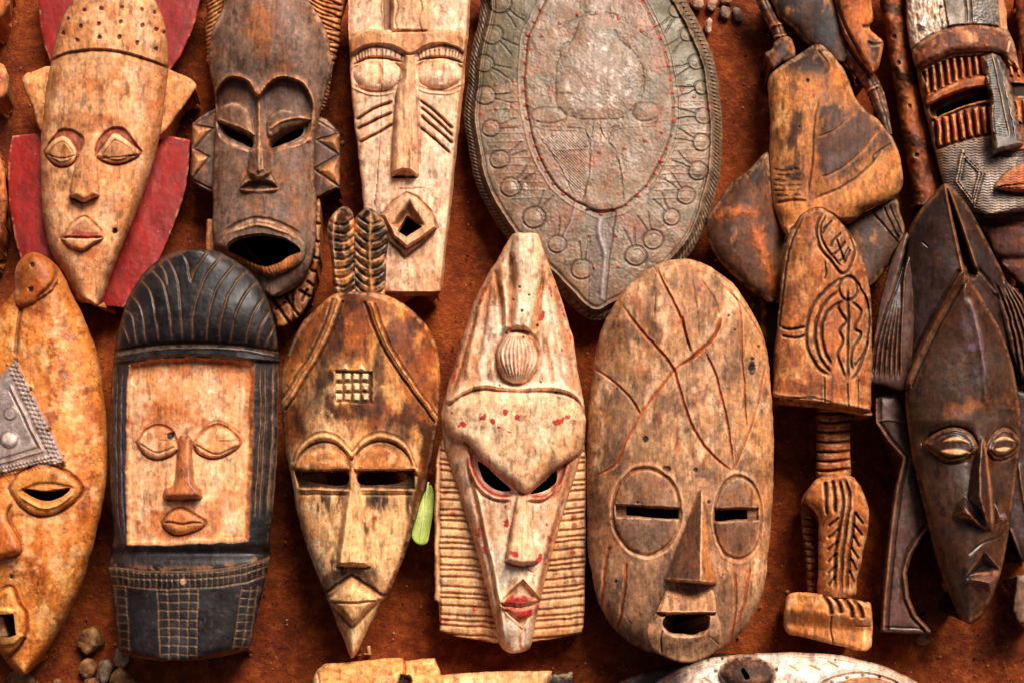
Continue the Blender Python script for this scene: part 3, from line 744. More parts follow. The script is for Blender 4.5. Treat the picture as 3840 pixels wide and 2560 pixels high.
# ================================================================== bronze shield
VD = (1700, 0, .7973)
def shield():
    R = thing('bronze_shield', 'large oval tarnished bronze shield with ring ornaments and red dots', 'shield', 2240, 1190)
    s = Sheet(VD, [(170, -130), (130, 40), (85, 240), (65, 400), (50, 560), (70, 700), (100, 850), (160, 980), (240, 1110), (330, 1212), (440, 1320), (530, 1415), (585, 1468), (640, 1502), (700, 1504), (745, 1482), (840, 1430), (960, 1345), (1060, 1255), (1125, 1180), (1175, 1090), (1222, 960), (1257, 800), (1266, 600), (1250, 420), (1218, 260), (1150, 100), (1080, -30), (1010, -130)], True, (0, 0), '8e7e66', round_=6)
    s.base(46, B=44, w=330, blur=10)
    s.H -= 34 * (1 - sm(s.d, 26, 52))                     # rolled rim
    s.H += 12 * np.exp(-((s.d - 54) / 6) ** 2) - 8 * np.exp(-((s.d - 66) / 5) ** 2) + 9 * np.exp(-((s.d - 22) / 9) ** 2)
    ang = np.arctan2(s.Y - 620, s.X - 660)
    s.H += 4 * np.sin(ang * 210 + s.d * .25) * sm(s.d, 2, 10) * (1 - sm(s.d, 40, 50))
    # stuff of the metal
    s.tone(60, .12); s.tone(9, .16, 15)
    s.H += 1.5 * s.n(90, 40, 3); s.H += .5 * s.n(7, 39, 1); s.tone(7, .22, 36, 1, 2)
    s.blotch('b0a694', 60, .2, .5, 2); s.blotch('8c6852', 110, .1, .5, 3); s.blotch('7a8270', 80, .15, .5, 4); s.blotch('a87450', 60, .2, .4, 37); s.blotch('5e4e40', 12, .5, .5, 5)
    gl = sm(np.interp(s.X, [0, 120, 300, 640, 1040, 1210, 1300], [432, 425, 385, 385, 408, 490, 520]) - s.Y, -2, 4)
    oval = [(455, -60), (430, 10), (385, 100), (352, 180), (335, 330), (343, 500), (388, 700), (460, 842), (540, 925), (605, 965), (690, 1000), (770, 985), (820, 957), (912, 868), (1000, 710), (1036, 560), (1030, 420), (1000, 260), (940, 110), (885, 0), (860, -60)]
    qo = s.sd(oval)
    s.paint(gl * sm(-qo, -4, 30) * sm(s.d, 20, 50), '6f6a4e', .85)
    s.blotch('56563e', 50, .2, .5, 6, m=gl * sm(-qo, 0, 30))
    s.paint(1 - sm(s.d, 20, 50), '6c5c48', .7); s.blotch('7fa08c', 22, .45, .7, 7, m=1 - sm(s.d, 30, 60)); s.blotch('c9a070', 30, .4, .5, 17, m=(1 - sm(s.d, 40, 60)) * (s.X > 900))
    s.H += 7 * sm(qo, -4, 14)
    s.line(oval + oval[:1], 3.5, 4, '6c4a34', .45, taper=False)
    s.line([(x + (x - 690) * .08, y + (y - 480) * .05) for x, y in oval] , 3, -3, 'a99a84', .4, taper=False)
    s.part(qo > 0, 'centre_panel')
    # bosses of the rim band
    ringsL = [(218, 20, 45), (180, 165, 45), (145, 300, 38), (150, 450, 42), (175, 605, 38), (218, 752, 42), (268, 885, 42), (378, 1025, 48), (487, 1150, 38), (605, 1270, 45)]
    ringsR = [(1050, 50, 34), (1100, 165, 32), (1143, 295, 34), (1165, 415, 30), (1175, 550, 36), (1165, 672, 38), (1150, 805, 42), (1095, 920, 40), (1025, 1025, 36), (940, 1130, 44), (858, 1205, 46)]
    for x, y, r in ringsL + ringsR:
        e = s.ell(x, y, r, r * .92)
        s.H += 2 * np.exp(-((e - .92) / .12) ** 2) - 4 * np.exp(-((e - 1.12) / .10) ** 2) + 4 * np.maximum(0, 1 - (e / .8) ** 2)
        s.paint(np.exp(-((e - 1.12) / .10) ** 2), '44342a', .75); s.paint(1 - sm(e, .4, .95), '9a8a72', .4)
        s.part(e < 1.05, 'ring_boss')
        cx, cy = 690, 500; L_ = math.hypot(x - cx, y - cy); ux, uy = (cx - x) / L_, (cy - y) / L_
        for o in (-9, 9):
            a = (x + ux * r - uy * o, y + uy * r + ux * o); b = (x + ux * (r + 42) - uy * o * 1.6, y + uy * (r + 42) + ux * o * 1.6); c_ = (x + ux * (r + 92) - uy * o * 3, y + uy * (r + 92) + ux * o * 3)
            s.line([a, b, c_], 3, 4, '44342a', .7)
    for i in range(17):
        y = 440 + i * 38
        if y < 960:
            for x0, x1 in ((np.interp(y, [400, 700, 960], [120, 150, 260]), np.interp(y, [400, 700, 960], [300, 350, 480])), (np.interp(y, [400, 700, 960], [1225, 1215, 1130]), np.interp(y, [400, 700, 960], [1060, 1030, 900]))):
                s.line([(x0, y), ((x0 + x1) / 2, y - 6), (x1, y - 2)], 2.5, -2, 'b49a80', .25)
    # raised animal in the middle
    body = [(590, -80), (592, 90), (552, 190), (500, 250), (478, 400), (500, 520), (600, 560), (680, 560), (780, 560), (860, 490), (892, 420), (890, 330), (842, 240), (782, 190), (742, 90), (730, -80)]
    qb = s.up(body, 3, 50, prof='s', name='animal_relief'); s.H += 5 * sm(qb, 0, 190)
    s.line(body, 3.5, 3, '4a3628', .42, jit=7)
    s.paint(sm(qb, 20, 110), 'a8a294', .55); s.blotch('dcd6cc', 34, .25, .7, 8, m=sm(qb, 20, 80)); s.blotch('8c6a58', 40, .3, .5, 18, m=sm(qb, 20, 80))
    for cx, cy, rx, ry in ((445, 545, 82, 36), (905, 530, 62, 42)):
        e = s.ell(cx, cy, rx, ry); s.H += 2 * np.sqrt(np.maximum(0, 1 - e ** 2)) - 2 * np.exp(-((e - 1.05) / .12) ** 2); s.paint(np.exp(-((e - 1.06) / .1) ** 2), '4a3628', .4); s.part(e < 1, 'flipper')
    for ln in ([(366, 560), (390, 590), (470, 604), (600, 608), (632, 640), (640, 720), (632, 850), (600, 950)], [(690, 560), (700, 630), (750, 690), (775, 750), (798, 880), (800, 950)], [(960, 560), (940, 585), (860, 590), (760, 600), (730, 640)],
               [(490, 700), (640, 690)], [(660, 560), (650, 640)], [(470, 130), (560, 100), (600, 65), (700, 60), (780, 80), (860, 130), (940, 190)], [(490, 440), (560, 450), (600, 470)], [(380, 600), (420, 660), (500, 780), (560, 900)]):
        s.line(ln, 3, 3, '4a3628', .45, jit=7); s.line([(x + 7, y + 6) for x, y in ln], 4, -2, None)
    s.up([(650, 660), (760, 660), (800, 800), (800, 930), (700, 985), (610, 950), (640, 800)], 3, 30)
    s.blotch('6a4a3a', 8, .2, .45, 22, m=sm(s.sd([(470, 620), (630, 640), (630, 900), (560, 900), (430, 740)]), 0, 30)); s.H += sm(s.sd([(430, 640), (630, 640), (630, 900), (560, 900)]), 0, 30) * 3 * np.sin(s.X * .45) * np.sin(s.Y * .45)
    col = [(615, 985), (770, 985), (740, 1200), (720, 1420), (700, 1500), (635, 1500), (640, 1250)]
    s.area(col, '787268', .7, 8, 5, smooth=False); s.H -= 6 * sm(s.sd(col, False), 0, 6)
    s.line([(640, 1250), (637, 1400), (640, 1500)], 2, 6, '3a2c24', .7)
    s.line([(690, 1035), (690, 1110), (714, 1200), (706, 1300), (700, 1400)], 12, -7, 'a8a6a2', .8, taper=False, sharp=3, name='ribbon')
    s.line([(575, 950), (560, 1030), (520, 1110), (505, 1200)], 8, -5, 'a49c9c', .5)
    s.blotch('b9855c', 40, -.1, .7, 23, m=1 - sm(s.ell(700, 980, 130, 34), .5, 1.1))
    # red dots
    ov = spline(oval, True)
    L_ = np.r_[0, np.cumsum(np.hypot(*np.diff(ov, axis=0).T))]
    for i, l in enumerate(np.arange(70, L_[-1] - 80, 66)):
        x, y = np.interp(l, L_, ov[:, 0]), np.interp(l, L_, ov[:, 1]); s.spot(x, y, 8 + 3 * (i % 3 == 0), 'a32c14', .9, -4)
    for x, y in ((675, 58), (778, 85), (585, 70), (418, 166), (885, 143), (500, 110), (470, 632), (400, 568), (685, 714), (810, 700), (902, 664), (978, 622), (280, 382), (198, 400), (130, 532), (200, 512), (275, 500), (1072, 425), (1130, 455), (1205, 485), (642, 1105), (762, 1108), (655, 1255), (778, 1256)):
        s.spot(x, y, 8, 'a32c14', .85, -3)
    s.build('shield_face', R, BRONZE)
shield()
# ================================================================== orange hide mask
VE = (0, 900, 1.0587)
def hide_mask():
    R = thing('hide_mask', 'orange hide covered mask with studded metal triangle on its forehead', 'mask', 60, 2400, GM)
    f = Sheet(VE, [(105, 46), (68, 78), (50, 130), (48, 180), (0, 240), (-60, 330), (-110, 500), (-130, 800), (-100, 1200), (-30, 1400), (20, 1490), (55, 1525), (90, 1537), (120, 1512), (200, 1400), (280, 1250), (320, 1120), (355, 980), (380, 850), (383, 700), (370, 550), (345, 400), (300, 280), (250, 180), (210, 100), (160, 55)], True, (120, 0), 'cf9048', round_=18)
    f.base(70, A=125, p=2.2, blur=16); f.H -= 90 * sm(f.Y, 1050, 1530)
    f.tone(70, .18); f.blotch('a65a16', 70, .05, .65, 2, asp=1.3); f.blotch('e6b872', 50, .15, .65, 3, asp=1.5); f.blotch('7a3c10', 34, .5, .6, 4); f.blotch('8a4818', 12, .5, .5, 5); f.blotch('f0d4a0', 22, .5, .5, 6)
    f.H += 2 * f.n(60, 7) + .8 * f.n(12, 8); f.paint(1 - sm(np.abs(f.n(46, 90, 3)), 0, .07), '6e3008', .45); f.paint(1 - sm(np.abs(f.n(70, 91, 4, 2)), 0, .05), '4a2006', .5); f.blotch('6a300c', 60, .5, .6, 92, soft=.4); f.blotch('f0d09a', 50, .1, .55, 93, soft=.6)
    f.paint(1 - sm(f.d, 2, 34), '8c4a14', .5)
    f.blotch('4e2408', 30, .25, .7, 19, m=1 - sm(f.ell(345, 800, 40, 110), .4, 1.1))
    f.up([(105, 46), (68, 78), (50, 130), (50, 190), (60, 230), (90, 235), (130, 215), (190, 170), (200, 100), (160, 55)], 30, 34, prof='r', name='knob', color='9c5018', a=.6, jit=3)
    f.line([(75, 235), (65, 300), (55, 410)], 8, 16, '4a2410', .7); f.line([(130, 210), (180, 160), (200, 110)], 6, 10, '5a2c10', .5); f.spot(110, 175, 10, '2a1408', .9, 6); f.spot(115, 90, 9, '2a1408', .8, 5)
    f.line([(62, 90), (54, 140), (58, 200)], 8, -6, 'd8b08c', .7)
    tri = [(58, 420), (100, 510), (165, 640), (236, 798), (130, 800), (50, 815), (0, 835), (-70, 870), (-120, 880), (-60, 640), (0, 480)]
    q = f.up(tri, 10, 5, False, name='metal_plate', color='a8a098', mat=TIN)
    f.blotch('7d756c', 30, .1, .5, 11, m=sm(q, 0, 3)); f.blotch('cfcac0', 16, .3, .6, 12, m=sm(q, 0, 3))
    for a in range(3):
        for i in range(44):
            u = i / 43
            for (p0, p1), n_ in ((((58, 425), (232, 792)), (-.9, .42)), (((230, 790), (-40, 850)), (-.2, -.95))):
                x = p0[0] + (p1[0] - p0[0]) * u + n_[0] * (8 + a * 13); y = p0[1] + (p1[1] - p0[1]) * u + n_[1] * (8 + a * 13)
                if i % 2 == a % 2: f.H += 7 * np.maximum(0, 1 - (np.hypot(f.X - x, f.Y - y) / 7) ** 2)
    inn = [(35, 515), (150, 745), (0, 790), (-60, 800)]
    f.line(inn, 4, -7, 'c0b8ae', .5, False, False); f.line([(35, 535), (135, 735), (0, 775)], 3, 5, '5c544c', .5, False, False)
    for x, y, r in ((32, 705, 25), (37, 613, 18)):
        e = f.ell(x, y, r, r); f.H += (16 if r > 20 else 4) * np.sqrt(np.maximum(0, 1 - e ** 2)) + 5 * np.exp(-((e - 1.1) / .15) ** 2); f.paint(1 - sm(e, .8, 1), 'ded8cc', .8 if r > 20 else .2); f.paint(np.exp(-((e - 1.2) / .15) ** 2), '554a40', .6); f.part(e < 1, 'boss', TIN)
    for x, y in ((60, 420), (108, 522), (172, 668), (222, 790), (105, 800), (10, 822)): f.spot(x, y, 9, '4a2414', .95, -5)
    eye = [(32, 880), (60, 830), (110, 802), (165, 795), (240, 822), (294, 885), (230, 950), (150, 978), (85, 955)]
    q = f.up(eye, 26, 30, prof='r', name='eye'); f.line(eye + eye[:1], 5, 10, '7a4214', .6, taper=False); f.paint(sm(q, 6, 20), 'd8a45a', .5)
    f.line([(62, 895), (150, 860), (270, 880)], 5, 9, '7a4214', .55); f.line([(68, 905), (140, 945), (200, 940), (262, 895)], 5, -10, 'e4bc80', .6)
    f.blotch('6a3a16', 12, -.2, .6, 25, asp=4, m=1 - sm(f.ell(190, 838, 24, 34), .5, 1))
    f.hole([(74, 880), (160, 883), (247, 877), (228, 902), (172, 922), (120, 912)])
    f.nose([(-60, 900), (10, 905), (45, 930), (30, 980), (75, 1070), (70, 1110), (20, 1125), (-60, 1120)], (0, 900), (0, 1110), 20, 60, 36, 'r', color='b06a24', a=.5)
    f.line([(48, 920), (28, 980), (75, 1075), (60, 1115), (0, 1125)], 6, 9, '6a3410', .55)
    f.spot(40, 1190, 8, '4a1c0c', .9, 4)
    mo = [(-80, 1310), (30, 1225), (70, 1290), (96, 1330), (88, 1400), (60, 1450), (10, 1490), (-60, 1500)]
    f.up(mo, 34, 26, prof='r', name='mouth'); f.line(mo, 5, 12, '6a3410', .6)
    f.up([(-60, 1300), (70, 1306), (72, 1390), (92, 1400), (50, 1435), (0, 1440), (-60, 1440)], 14, 10, False, color='e0b46c', a=.6)
    f.hole([(-30, 1326), (14, 1324), (46, 1321), (58, 1397), (34, 1404), (-30, 1404)], False)
    f.line([(0, 1478), (50, 1455), (92, 1405)], 4, 10, '5a2c0c', .7)
    f.build('face', R, HIDE)
    t = Sheet(VE, [(-40, 1316), (12, 1330), (30, 1400), (26, 1410), (-40, 1410)], False, (40, 10), 'c0ae90'); t.base(70, B=10, w=12); t.tone(10, .4); t.blotch('8a7a50', 12, .1, .6, 3); t.build('tooth', R)
hide_mask()

# ================================================================== black hooded mask
VF = (380, 920, 1.0077)
def black_mask():
    R = thing('hooded_mask', 'pale square faced mask framed by black ridged hair and black checked collar', 'mask', 720, 2440, GM)
    f = Sheet(VF, [(340, 15), (295, 18), (240, 36), (180, 80), (130, 140), (95, 210), (70, 280), (55, 350), (45, 420), (35, 550), (28, 700), (33, 900), (44, 1050), (40, 1120), (25, 1195), (33, 1250), (50, 1380), (62, 1495), (75, 1515), (130, 1532), (250, 1544), (400, 1536), (530, 1508), (552, 1490), (576, 1400), (602, 1280), (626, 1160), (628, 1090), (645, 900), (660, 650), (662, 450), (652, 330), (638, 262), (600, 160), (540, 85), (450, 30), (395, 18)], True, (150, 0), '2d2a2b', round_=14)
    f.base(84, A=92, p=2.4, blur=12)
    f.tone(70, .3); f.blotch('4a444a', 60, .2, .6, 2); f.blotch('6a625e', 22, .5, .45, 3); f.blotch('181618', 40, .2, .5, 4); f.blotch('8c7a68', 9, .8, .5, 5); f.blotch('7a6a58', 14, .7, .4, 26, asp=6)
    hl = spline([(10, 410), (60, 394), (200, 370), (350, 364), (500, 370), (600, 385), (690, 405)]); hy = np.interp(f.X, hl[:, 0], hl[:, 1])
    hat = sm(hy - f.Y, 0, 10); f.H += 30 * hat * rnd((hy - f.Y) / 60) - 10 * hat
    f.H += 18 * np.exp(-((f.Y - 250) / 110) ** 2) * hat
    fl = spline([(10, 448), (105, 436), (200, 422), (350, 414), (480, 424), (568, 434), (690, 440)]); fy = np.interp(f.X, fl[:, 0], fl[:, 1])
    bandm = (f.Y > hy) & (f.Y < fy)
    f.H += 16 * sm(f.Y - hy, 2, 12) * sm(fy - f.Y, 0, 12); f.line(hl, 3, 10, '95775a', .8, False, False); f.line(hl + [0, 18], 3, -3, '6e5a46', .5, False, False)
    f.part(f.Y < hy, 'ridged_hair'); f.part(bandm, 'headband')
    for ln in ([(58, 282), (88, 308), (106, 362)], [(84, 236), (118, 272), (134, 372)], [(108, 180), (150, 240), (168, 368)], [(144, 125), (190, 192), (216, 362)], [(180, 80), (240, 162), (266, 360)], [(240, 38), (286, 130), (303, 360)],
               [(290, 22), (320, 62), (332, 138)], [(398, 24), (352, 88), (332, 140)], [(452, 36), (382, 130), (342, 258), (340, 360)], [(506, 60), (430, 160), (396, 280), (394, 366)], [(546, 86), (480, 170), (446, 280), (440, 370)],
               [(580, 125), (520, 212), (488, 300), (484, 372)], [(607, 182), (562, 262), (535, 378)], [(632, 238), (592, 302), (580, 382)], [(650, 288), (622, 340), (612, 388)], [(657, 338), (640, 395)], [(215, 60), (240, 100), (250, 150)]):
        f.line(ln, 3.4, 6, '7c6046', .8)
    # sides
    for x in (585, 602, 630, 650): f.line([(x + 6, 438), (x + 8, 600), (x, 800), (x - 16, 1005)], 3, 9, '9a7e60', .8)
    for x in (48, 66, 84): f.line([(x, 445), (x - 8, 700), (x - 2, 950), (x + 4, 1080)], 3, 8, '5e5048', .6)
    f.line([(46, 450), (44, 520), (40, 570)], 3, 2, 'a08058', .7)
    f.paint((np.abs(f.X - 86) < 14) * (f.Y > 440) * (f.Y < 1110), '5a5560', .35)
    # face panel
    pan = [(104, 438), (200, 422), (350, 414), (480, 424), (570, 434), (566, 700), (556, 950), (548, 1100), (400, 1106), (250, 1113), (94, 1114), (91, 900), (94, 600)]
    q = f.sd(pan, False) + 3 * f.n(30, 44); pm = sm(q, -3, 6)
    f.H -= 30 * sm(q, -2, 18); f.H += 18 * sm(q, 10, 220)
    f.paint(pm, 'e4bd90', 1); f.paint(pm * (1 - sm(f.Y, 480, 720)) * sm(f.n(110, 43), -1.0, .3), 'c78a50', .7); f.paint(pm * sm(f.X, 430, 560), 'cf9a64', .45)
    f.C = np.where(pm[..., None] > .3, np.clip(f.C * (1 + .10 * f.n(60, 41) + .10 * f.n(12, 42, 3, 2))[..., None], 0, .9), f.C)
    f.blotch('b9743a', 110, .1, .6, 6, m=pm); f.blotch('f0d8b4', 60, .1, .55, 7, m=pm); f.blotch('a0602c', 20, .45, .55, 8, m=pm, asp=1.8); f.blotch('8c5a34', 8, .75, .5, 28, m=pm)
    for cx, cy, rx, ry, c_ in ((220, 610, 70, 40, '9c5c28'), (400, 660, 120, 30, 'a8622a'), (340, 600, 60, 60, 'b07844'), (330, 475, 30, 20, 'a06a3c'), (520, 480, 40, 30, '8c6a50'), (550, 560, 20, 120, 'b06c34'), (310, 670, 50, 60, 'a4622c')):
        f.blotch(c_, 26, -.35, .6, int(cx), m=pm * (1 - sm(f.ell(cx, cy, rx, ry), .3, 1.1)))
    f.paint(pm * (1 - sm(q, 2, 14)), 'a8703c', .5)
    f.part(q > 0, 'face_panel', WOOD)
    for al in ([(128, 732), (165, 690), (210, 668), (255, 686), (285, 742), (276, 772), (220, 795), (165, 782)], [(338, 738), (380, 690), (430, 668), (480, 690), (517, 736), (480, 772), (420, 792), (365, 776)]):
        q = f.up(al, 22, 30, prof='r', name='eye', mat=WOOD); f.line(al + al[:1], 4, 9, '8a4a20', .75, taper=False); f.paint(sm(q, 8, 20) * sm(f.n(30, 51), -.2, .4), 'bd8446', .6)
        x0, x1 = al[0], al[4]; f.line([(x0[0] + 8, x0[1]), ((x0[0] + x1[0]) / 2, x0[1] + 38), (x1[0] - 6, x1[1] + 8)], 3, 5, '8a5226', .6); f.line([((x0[0] + x1[0]) / 2 + 6, x0[1] - 8), (x1[0], x1[1] - 12)], 2, 3, '8a5226', .5)
    f.spot(258, 710, 14, '1c100a', 1, 8); f.line([(232, 700), (262, 708), (285, 722)], 2, 2, '3a2010', .7)
    f.line([(118, 735), (135, 728), (180, 665), (215, 645)], 2, 2, 'a0642e', .4); f.line([(340, 720), (420, 655), (500, 690), (525, 730)], 4, 3, '9a5c28', .5)
    f.nose([(290, 712), (312, 705), (336, 712), (340, 780), (345, 870), (360, 895), (371, 905), (370, 938), (300, 944), (237, 942), (235, 908), (262, 895), (275, 870), (282, 780)], (312, 705), (305, 930), 18, 56, 24, 'r', color='a05c26', a=.8)
    f.blotch('cf9a5c', 16, .1, .6, 53, asp=5, m=sm(f.sd([(300, 715), (325, 715), (330, 870), (300, 870)]), -3, 8)); f.line([(236, 946), (305, 949), (372, 942)], 5, 8, '6a3614', .5)
    mo = [(223, 1031), (258, 988), (300, 976), (345, 1000), (388, 1036), (340, 1066), (290, 1077), (245, 1060)]
    q = f.up(mo, 30, 30, prof='r', name='mouth', color='b87a40', a=.6, mat=WOOD); f.line(mo + mo[:1], 4, 9, '7a421c', .7, taper=False)
    f.line([(228, 1032), (262, 1030), (300, 1036), (340, 1031), (384, 1036)], 4, 11, '8a5020', .6); f.area([(238, 1040), (300, 1046), (370, 1042), (300, 1066)], 'd8a468', .6, 6)
    # collar
    cl = spline([(0, 1196), (60, 1200), (200, 1214), (350, 1211), (500, 1196), (660, 1148)]); cy = np.interp(f.X, cl[:, 0], cl[:, 1])
    f.H += 26 * sm(f.Y - cy, -4, 8); f.H -= 20 * np.exp(-((f.Y - 1145) / 22) ** 2)
    f.part(f.Y > cy - 2, 'collar'); f.paint(np.exp(-((f.Y - cy + 12) / 12) ** 2) * sm(f.n(30, 61), -.1, .5), '9a7e5c', .7)
    c2 = cl + [0, 28]; c3 = cl + [0, 62]
    for c_ in (cl, c2, c3): f.line(c_, 2.6, 4, '8c7252', .75, False, False)
    for x in range(36, 625, 21):
        y = float(np.interp(x, cl[:, 0], cl[:, 1])); f.line([(x, y), (x - (330 - x) * -.012, y + 62)], 2.2, 3, '86704f', .65, False, False)
    def col(xs0, xs1, y0, y1, n_):
        for a, b in zip(xs0, xs1): f.line([(a, y0), ((a + b) / 2, (y0 + y1) / 2), (b, y1)], 2.6, 4, '86704f', .75, taper=False)
        for i in range(n_):
            u = (i + .4) / n_; f.line([(xs0[0] + (xs1[0] - xs0[0]) * u, y0 + (y1 - y0) * u), (xs0[-1] + (xs1[-1] - xs0[-1]) * u, y0 + (y1 - y0) * u + 3)], 2.2, 3, '86704f', .65, False, False)
    col([52, 92], [72, 108], 1262, 1512, 8); col([212, 250, 290, 326, 360], [218, 252, 288, 322, 356], 1278, 1538, 8); col([522, 556, 582], [492, 522, 548], 1266, 1505, 8)
    f.line([(72, 1518), (250, 1546), (400, 1538), (550, 1494)], 4, -4, 'a28a6c', .6, taper=False)
    f.spot(306, 1250, 13, 'caa27c', .8)
    f.build('hood', R, BLACK)
black_mask()

# ================================================================== plaited crest mask
VG = (1030, 760, 1.1097)
def plait_mask():
    R = thing('plaited_crest_mask', 'slender pointed mask with two plaited lobes on top and checkered forehead mark', 'mask', 1320, 2440, GM)
    bk = (150, 0)
    for li, pts in enumerate(([(208, 330), (195, 220), (180, 120), (180, 70), (200, 35), (232, 14), (258, 28), (272, 80), (274, 200), (280, 330)], [(272, 330), (266, 150), (274, 60), (296, 26), (322, 18), (358, 48), (382, 92), (380, 180), (370, 320), (330, 340)])):
        c = Sheet(VG, pts, True, bk, '54351f', round_=10)
        c.base(90, A=34, p=2.6, blur=5)
        cx = (228, 322)[li]
        ax = [(cx + (-22 if li == 0 else 2), 25), (cx - (34 if li == 0 else 0), 120), (cx - (24 if li == 0 else 0), 220), (cx - (12 if li == 0 else -2), 320)]
        c.line(ax, 7, -10, 'd9ae74', .75)
        for i in range(9):
            y = 50 + i * 30
            if li == 0:
                c.line([(ax[1][0] + 4, y + 20), (cx + 10, y + 22), (272, y - 2)], 4, 9, '24140c', .75); c.line([(ax[1][0] - 2, y + 18), (cx - 50, y)], 4, 10, '24140c', .7)
            else:
                c.line([(cx - 2, y + 24), (cx - 30, y + 6), (272, y - 16)], 4, 9, '24140c', .75); c.line([(cx + 4, y + 24), (cx + 32, y + 14), (384, y - 10)], 4, 9, '24140c', .75)
        c.blotch('d2a062', 34, -.1, .85, 4); c.blotch('eacb98', 20, .25, .8, 5); c.blotch('2c1a10', 40, .3, .6, 6); c.tone(16, .2)
        c.build('plait', R, mat('oiled brown wood', 0.45, grain=.8, speck=.3, spec=.5))
    f = Sheet(VG, [(210, 305), (150, 350), (90, 410), (45, 500), (22, 600), (24, 720), (40, 850), (60, 950), (85, 1090), (130, 1220), (175, 1330), (215, 1430), (255, 1528), (264, 1537), (275, 1525), (300, 1480), (350, 1380), (400, 1290), (440, 1190), (480, 1060), (510, 950), (540, 820), (556, 700), (560, 590), (545, 480), (500, 400), (440, 345), (375, 312), (290, 300)], True, bk, '96602c', round_=12)
    f.base(80, A=118, p=2.3, blur=12)
    f.H -= 30 * sm(f.Y, 1250, 1530)
    f.tone(80, .15); f.tone(14, .12, 14, 2.0)
    f.blotch('42260f', 90, -.15, .8, 2, asp=1.8); f.blotch('d8a660', 60, .05, .75, 3, asp=1.7); f.blotch('3a2012', 26, .5, .6, 4, asp=3)
    # pale lower face with a sharp right edge
    edge = np.interp(f.Y, [780, 900, 1080, 1220, 1330, 1540], [500, 482, 452, 412, 362, 264])
    low = sm(f.Y, 780, 900)
    f.H -= low * 75 * sm(f.X - edge, -4, 60)
    pale = low * (1 - sm(f.X - edge, -2, 8)) * (1 - sm(f.n(70, 60, 4, 1.6) + .012 * (f.Y - 700) * 0, .75, 1.1))
    fore = (1 - sm(f.ell(262, 690, 190, 170), .6, 1.2)) * sm(f.n(70, 61, 4, 1.5), -.5, .3)
    f.paint(np.maximum(pale, fore * .75), 'e3c28e', .92)
    f.paint(low * sm(f.X - edge, 0, 10), '8a5626', .75); f.blotch('3a2214', 60, -.1, .7, 62, asp=2, m=low * sm(f.X - edge, 0, 10))
    f.blotch('f2e0b8', 40, .25, .6, 63, m=pale); f.blotch('c08c4c', 24, .35, .6, 64, asp=3, m=pale)
    f.blotch('3a2212', 40, -.1, .75, 95, asp=3, m=1 - sm(f.ell(120, 640, 60, 160, .3), .4, 1.1)); f.blotch('f0d4a0', 60, .1, .6, 96, m=1 - sm(f.ell(262, 700, 180, 160), .5, 1.1)); f.area([(60, 600), (160, 560), (160, 700), (120, 800), (90, 760)], '3e2414', .45, 25, 35); f.area([(328, 540), (362, 480), (372, 600), (366, 690), (330, 690)], '3a2012', .75, 14, 14); f.area([(150, 400), (220, 340), (300, 330), (250, 360), (200, 420)], '3a2012', .6, 20, 25)
    f.area([(270, 690), (320, 680), (350, 730), (290, 740)], '4a2a16', .6, 16, 14)
    # bands
    for band in ([(212, 330), (190, 400), (150, 490), (90, 590), (22, 695)], [(324, 340), (350, 420), (395, 510), (460, 610), (560, 745)]):
        f.line(band, 12, -16, 'c68e4c', .85, taper=False, name='band'); f.line([(x + 16, y + 5) for x, y in band], 3.5, 10, '4a2a14', .6, taper=False); f.line([(x - 18, y - 3) for x, y in band], 3.5, 10, '4a2a14', .6, taper=False); f.line([(x - 3, y) for x, y in band], 2, 5, '6a3c1a', .5, taper=False)
    # checkered mark
    box = [(203, 566), (330, 570), (330, 678), (205, 674)]
    f.H -= 14 * sm(f.sd(box, False), -2, 5); f.area(box, '4e2e16', .85, 4, 3, smooth=False)
    f.area([(190, 680), (340, 690), (300, 740), (220, 720)], '4a2a16', .5, 12, 12)
    for x in (217, 247, 277, 306):
        for y in (588, 623, 656):
            xx = x + (y - 620) * .02
            f.up([(xx - 10, y - 12), (xx + 11, y - 11), (xx + 10, y + 11), (xx - 10, y + 12)], 9, 4, False, name='checker_square', color='efd8a8', a=.95)
    for x in (240, 293): f.up([(x - 14, 566), (x, 544), (x + 14, 566)], 8, 6, False, color='f0dcb4', a=.8)
    # brows
    for br, lid, hol in (([(60, 886), (84, 832), (130, 797), (180, 790), (226, 812), (262, 850)], [(74, 906), (92, 862), (130, 834), (175, 828), (215, 845), (246, 904)], [(102, 912), (240, 908), (241, 950), (180, 951), (120, 940)]),
                         ([(262, 850), (298, 808), (350, 788), (402, 796), (450, 832), (480, 905)], [(278, 906), (300, 848), (345, 826), (390, 832), (432, 862), (468, 905)], [(290, 912), (430, 905), (442, 934), (400, 949), (293, 951)])):
        f.line(br, 12, -16, 'dcb47a', .8, taper=False); f.line([(x, y - 13) for x, y in br], 3.5, 8, '4a2a14', .6, taper=False); f.line([(x * .985 + 4, y + 17) for x, y in br], 4, 10, '4a2a14', .6, taper=False)
        f.up(lid, 20, 26, prof='r', name='eyelid', color='b97c3c', a=.6); f.blotch('e8cc98', 22, .1, .7, 66, m=sm(f.sd(lid), 0, 14))
        x0, x1 = min(p[0] for p in lid) - 8, max(p[0] for p in lid) + 4
        sl = [(x0, 904), (x1, 902), (x1 + 2, 968), (x0 + 16, 962)]
        f.H -= 34 * sm(f.sd(sl, False), -3, 8); f.area(sl, '2e1c12', .85, 5, 3, smooth=False); f.hole(hol)
        f.line([(x0 + 14, 968), (x1, 972)], 5, -8, '9a7446', .6, False); f.line([(x0 + 16, 984), (x1, 986)], 3, 7, '3a2212', .6, False)
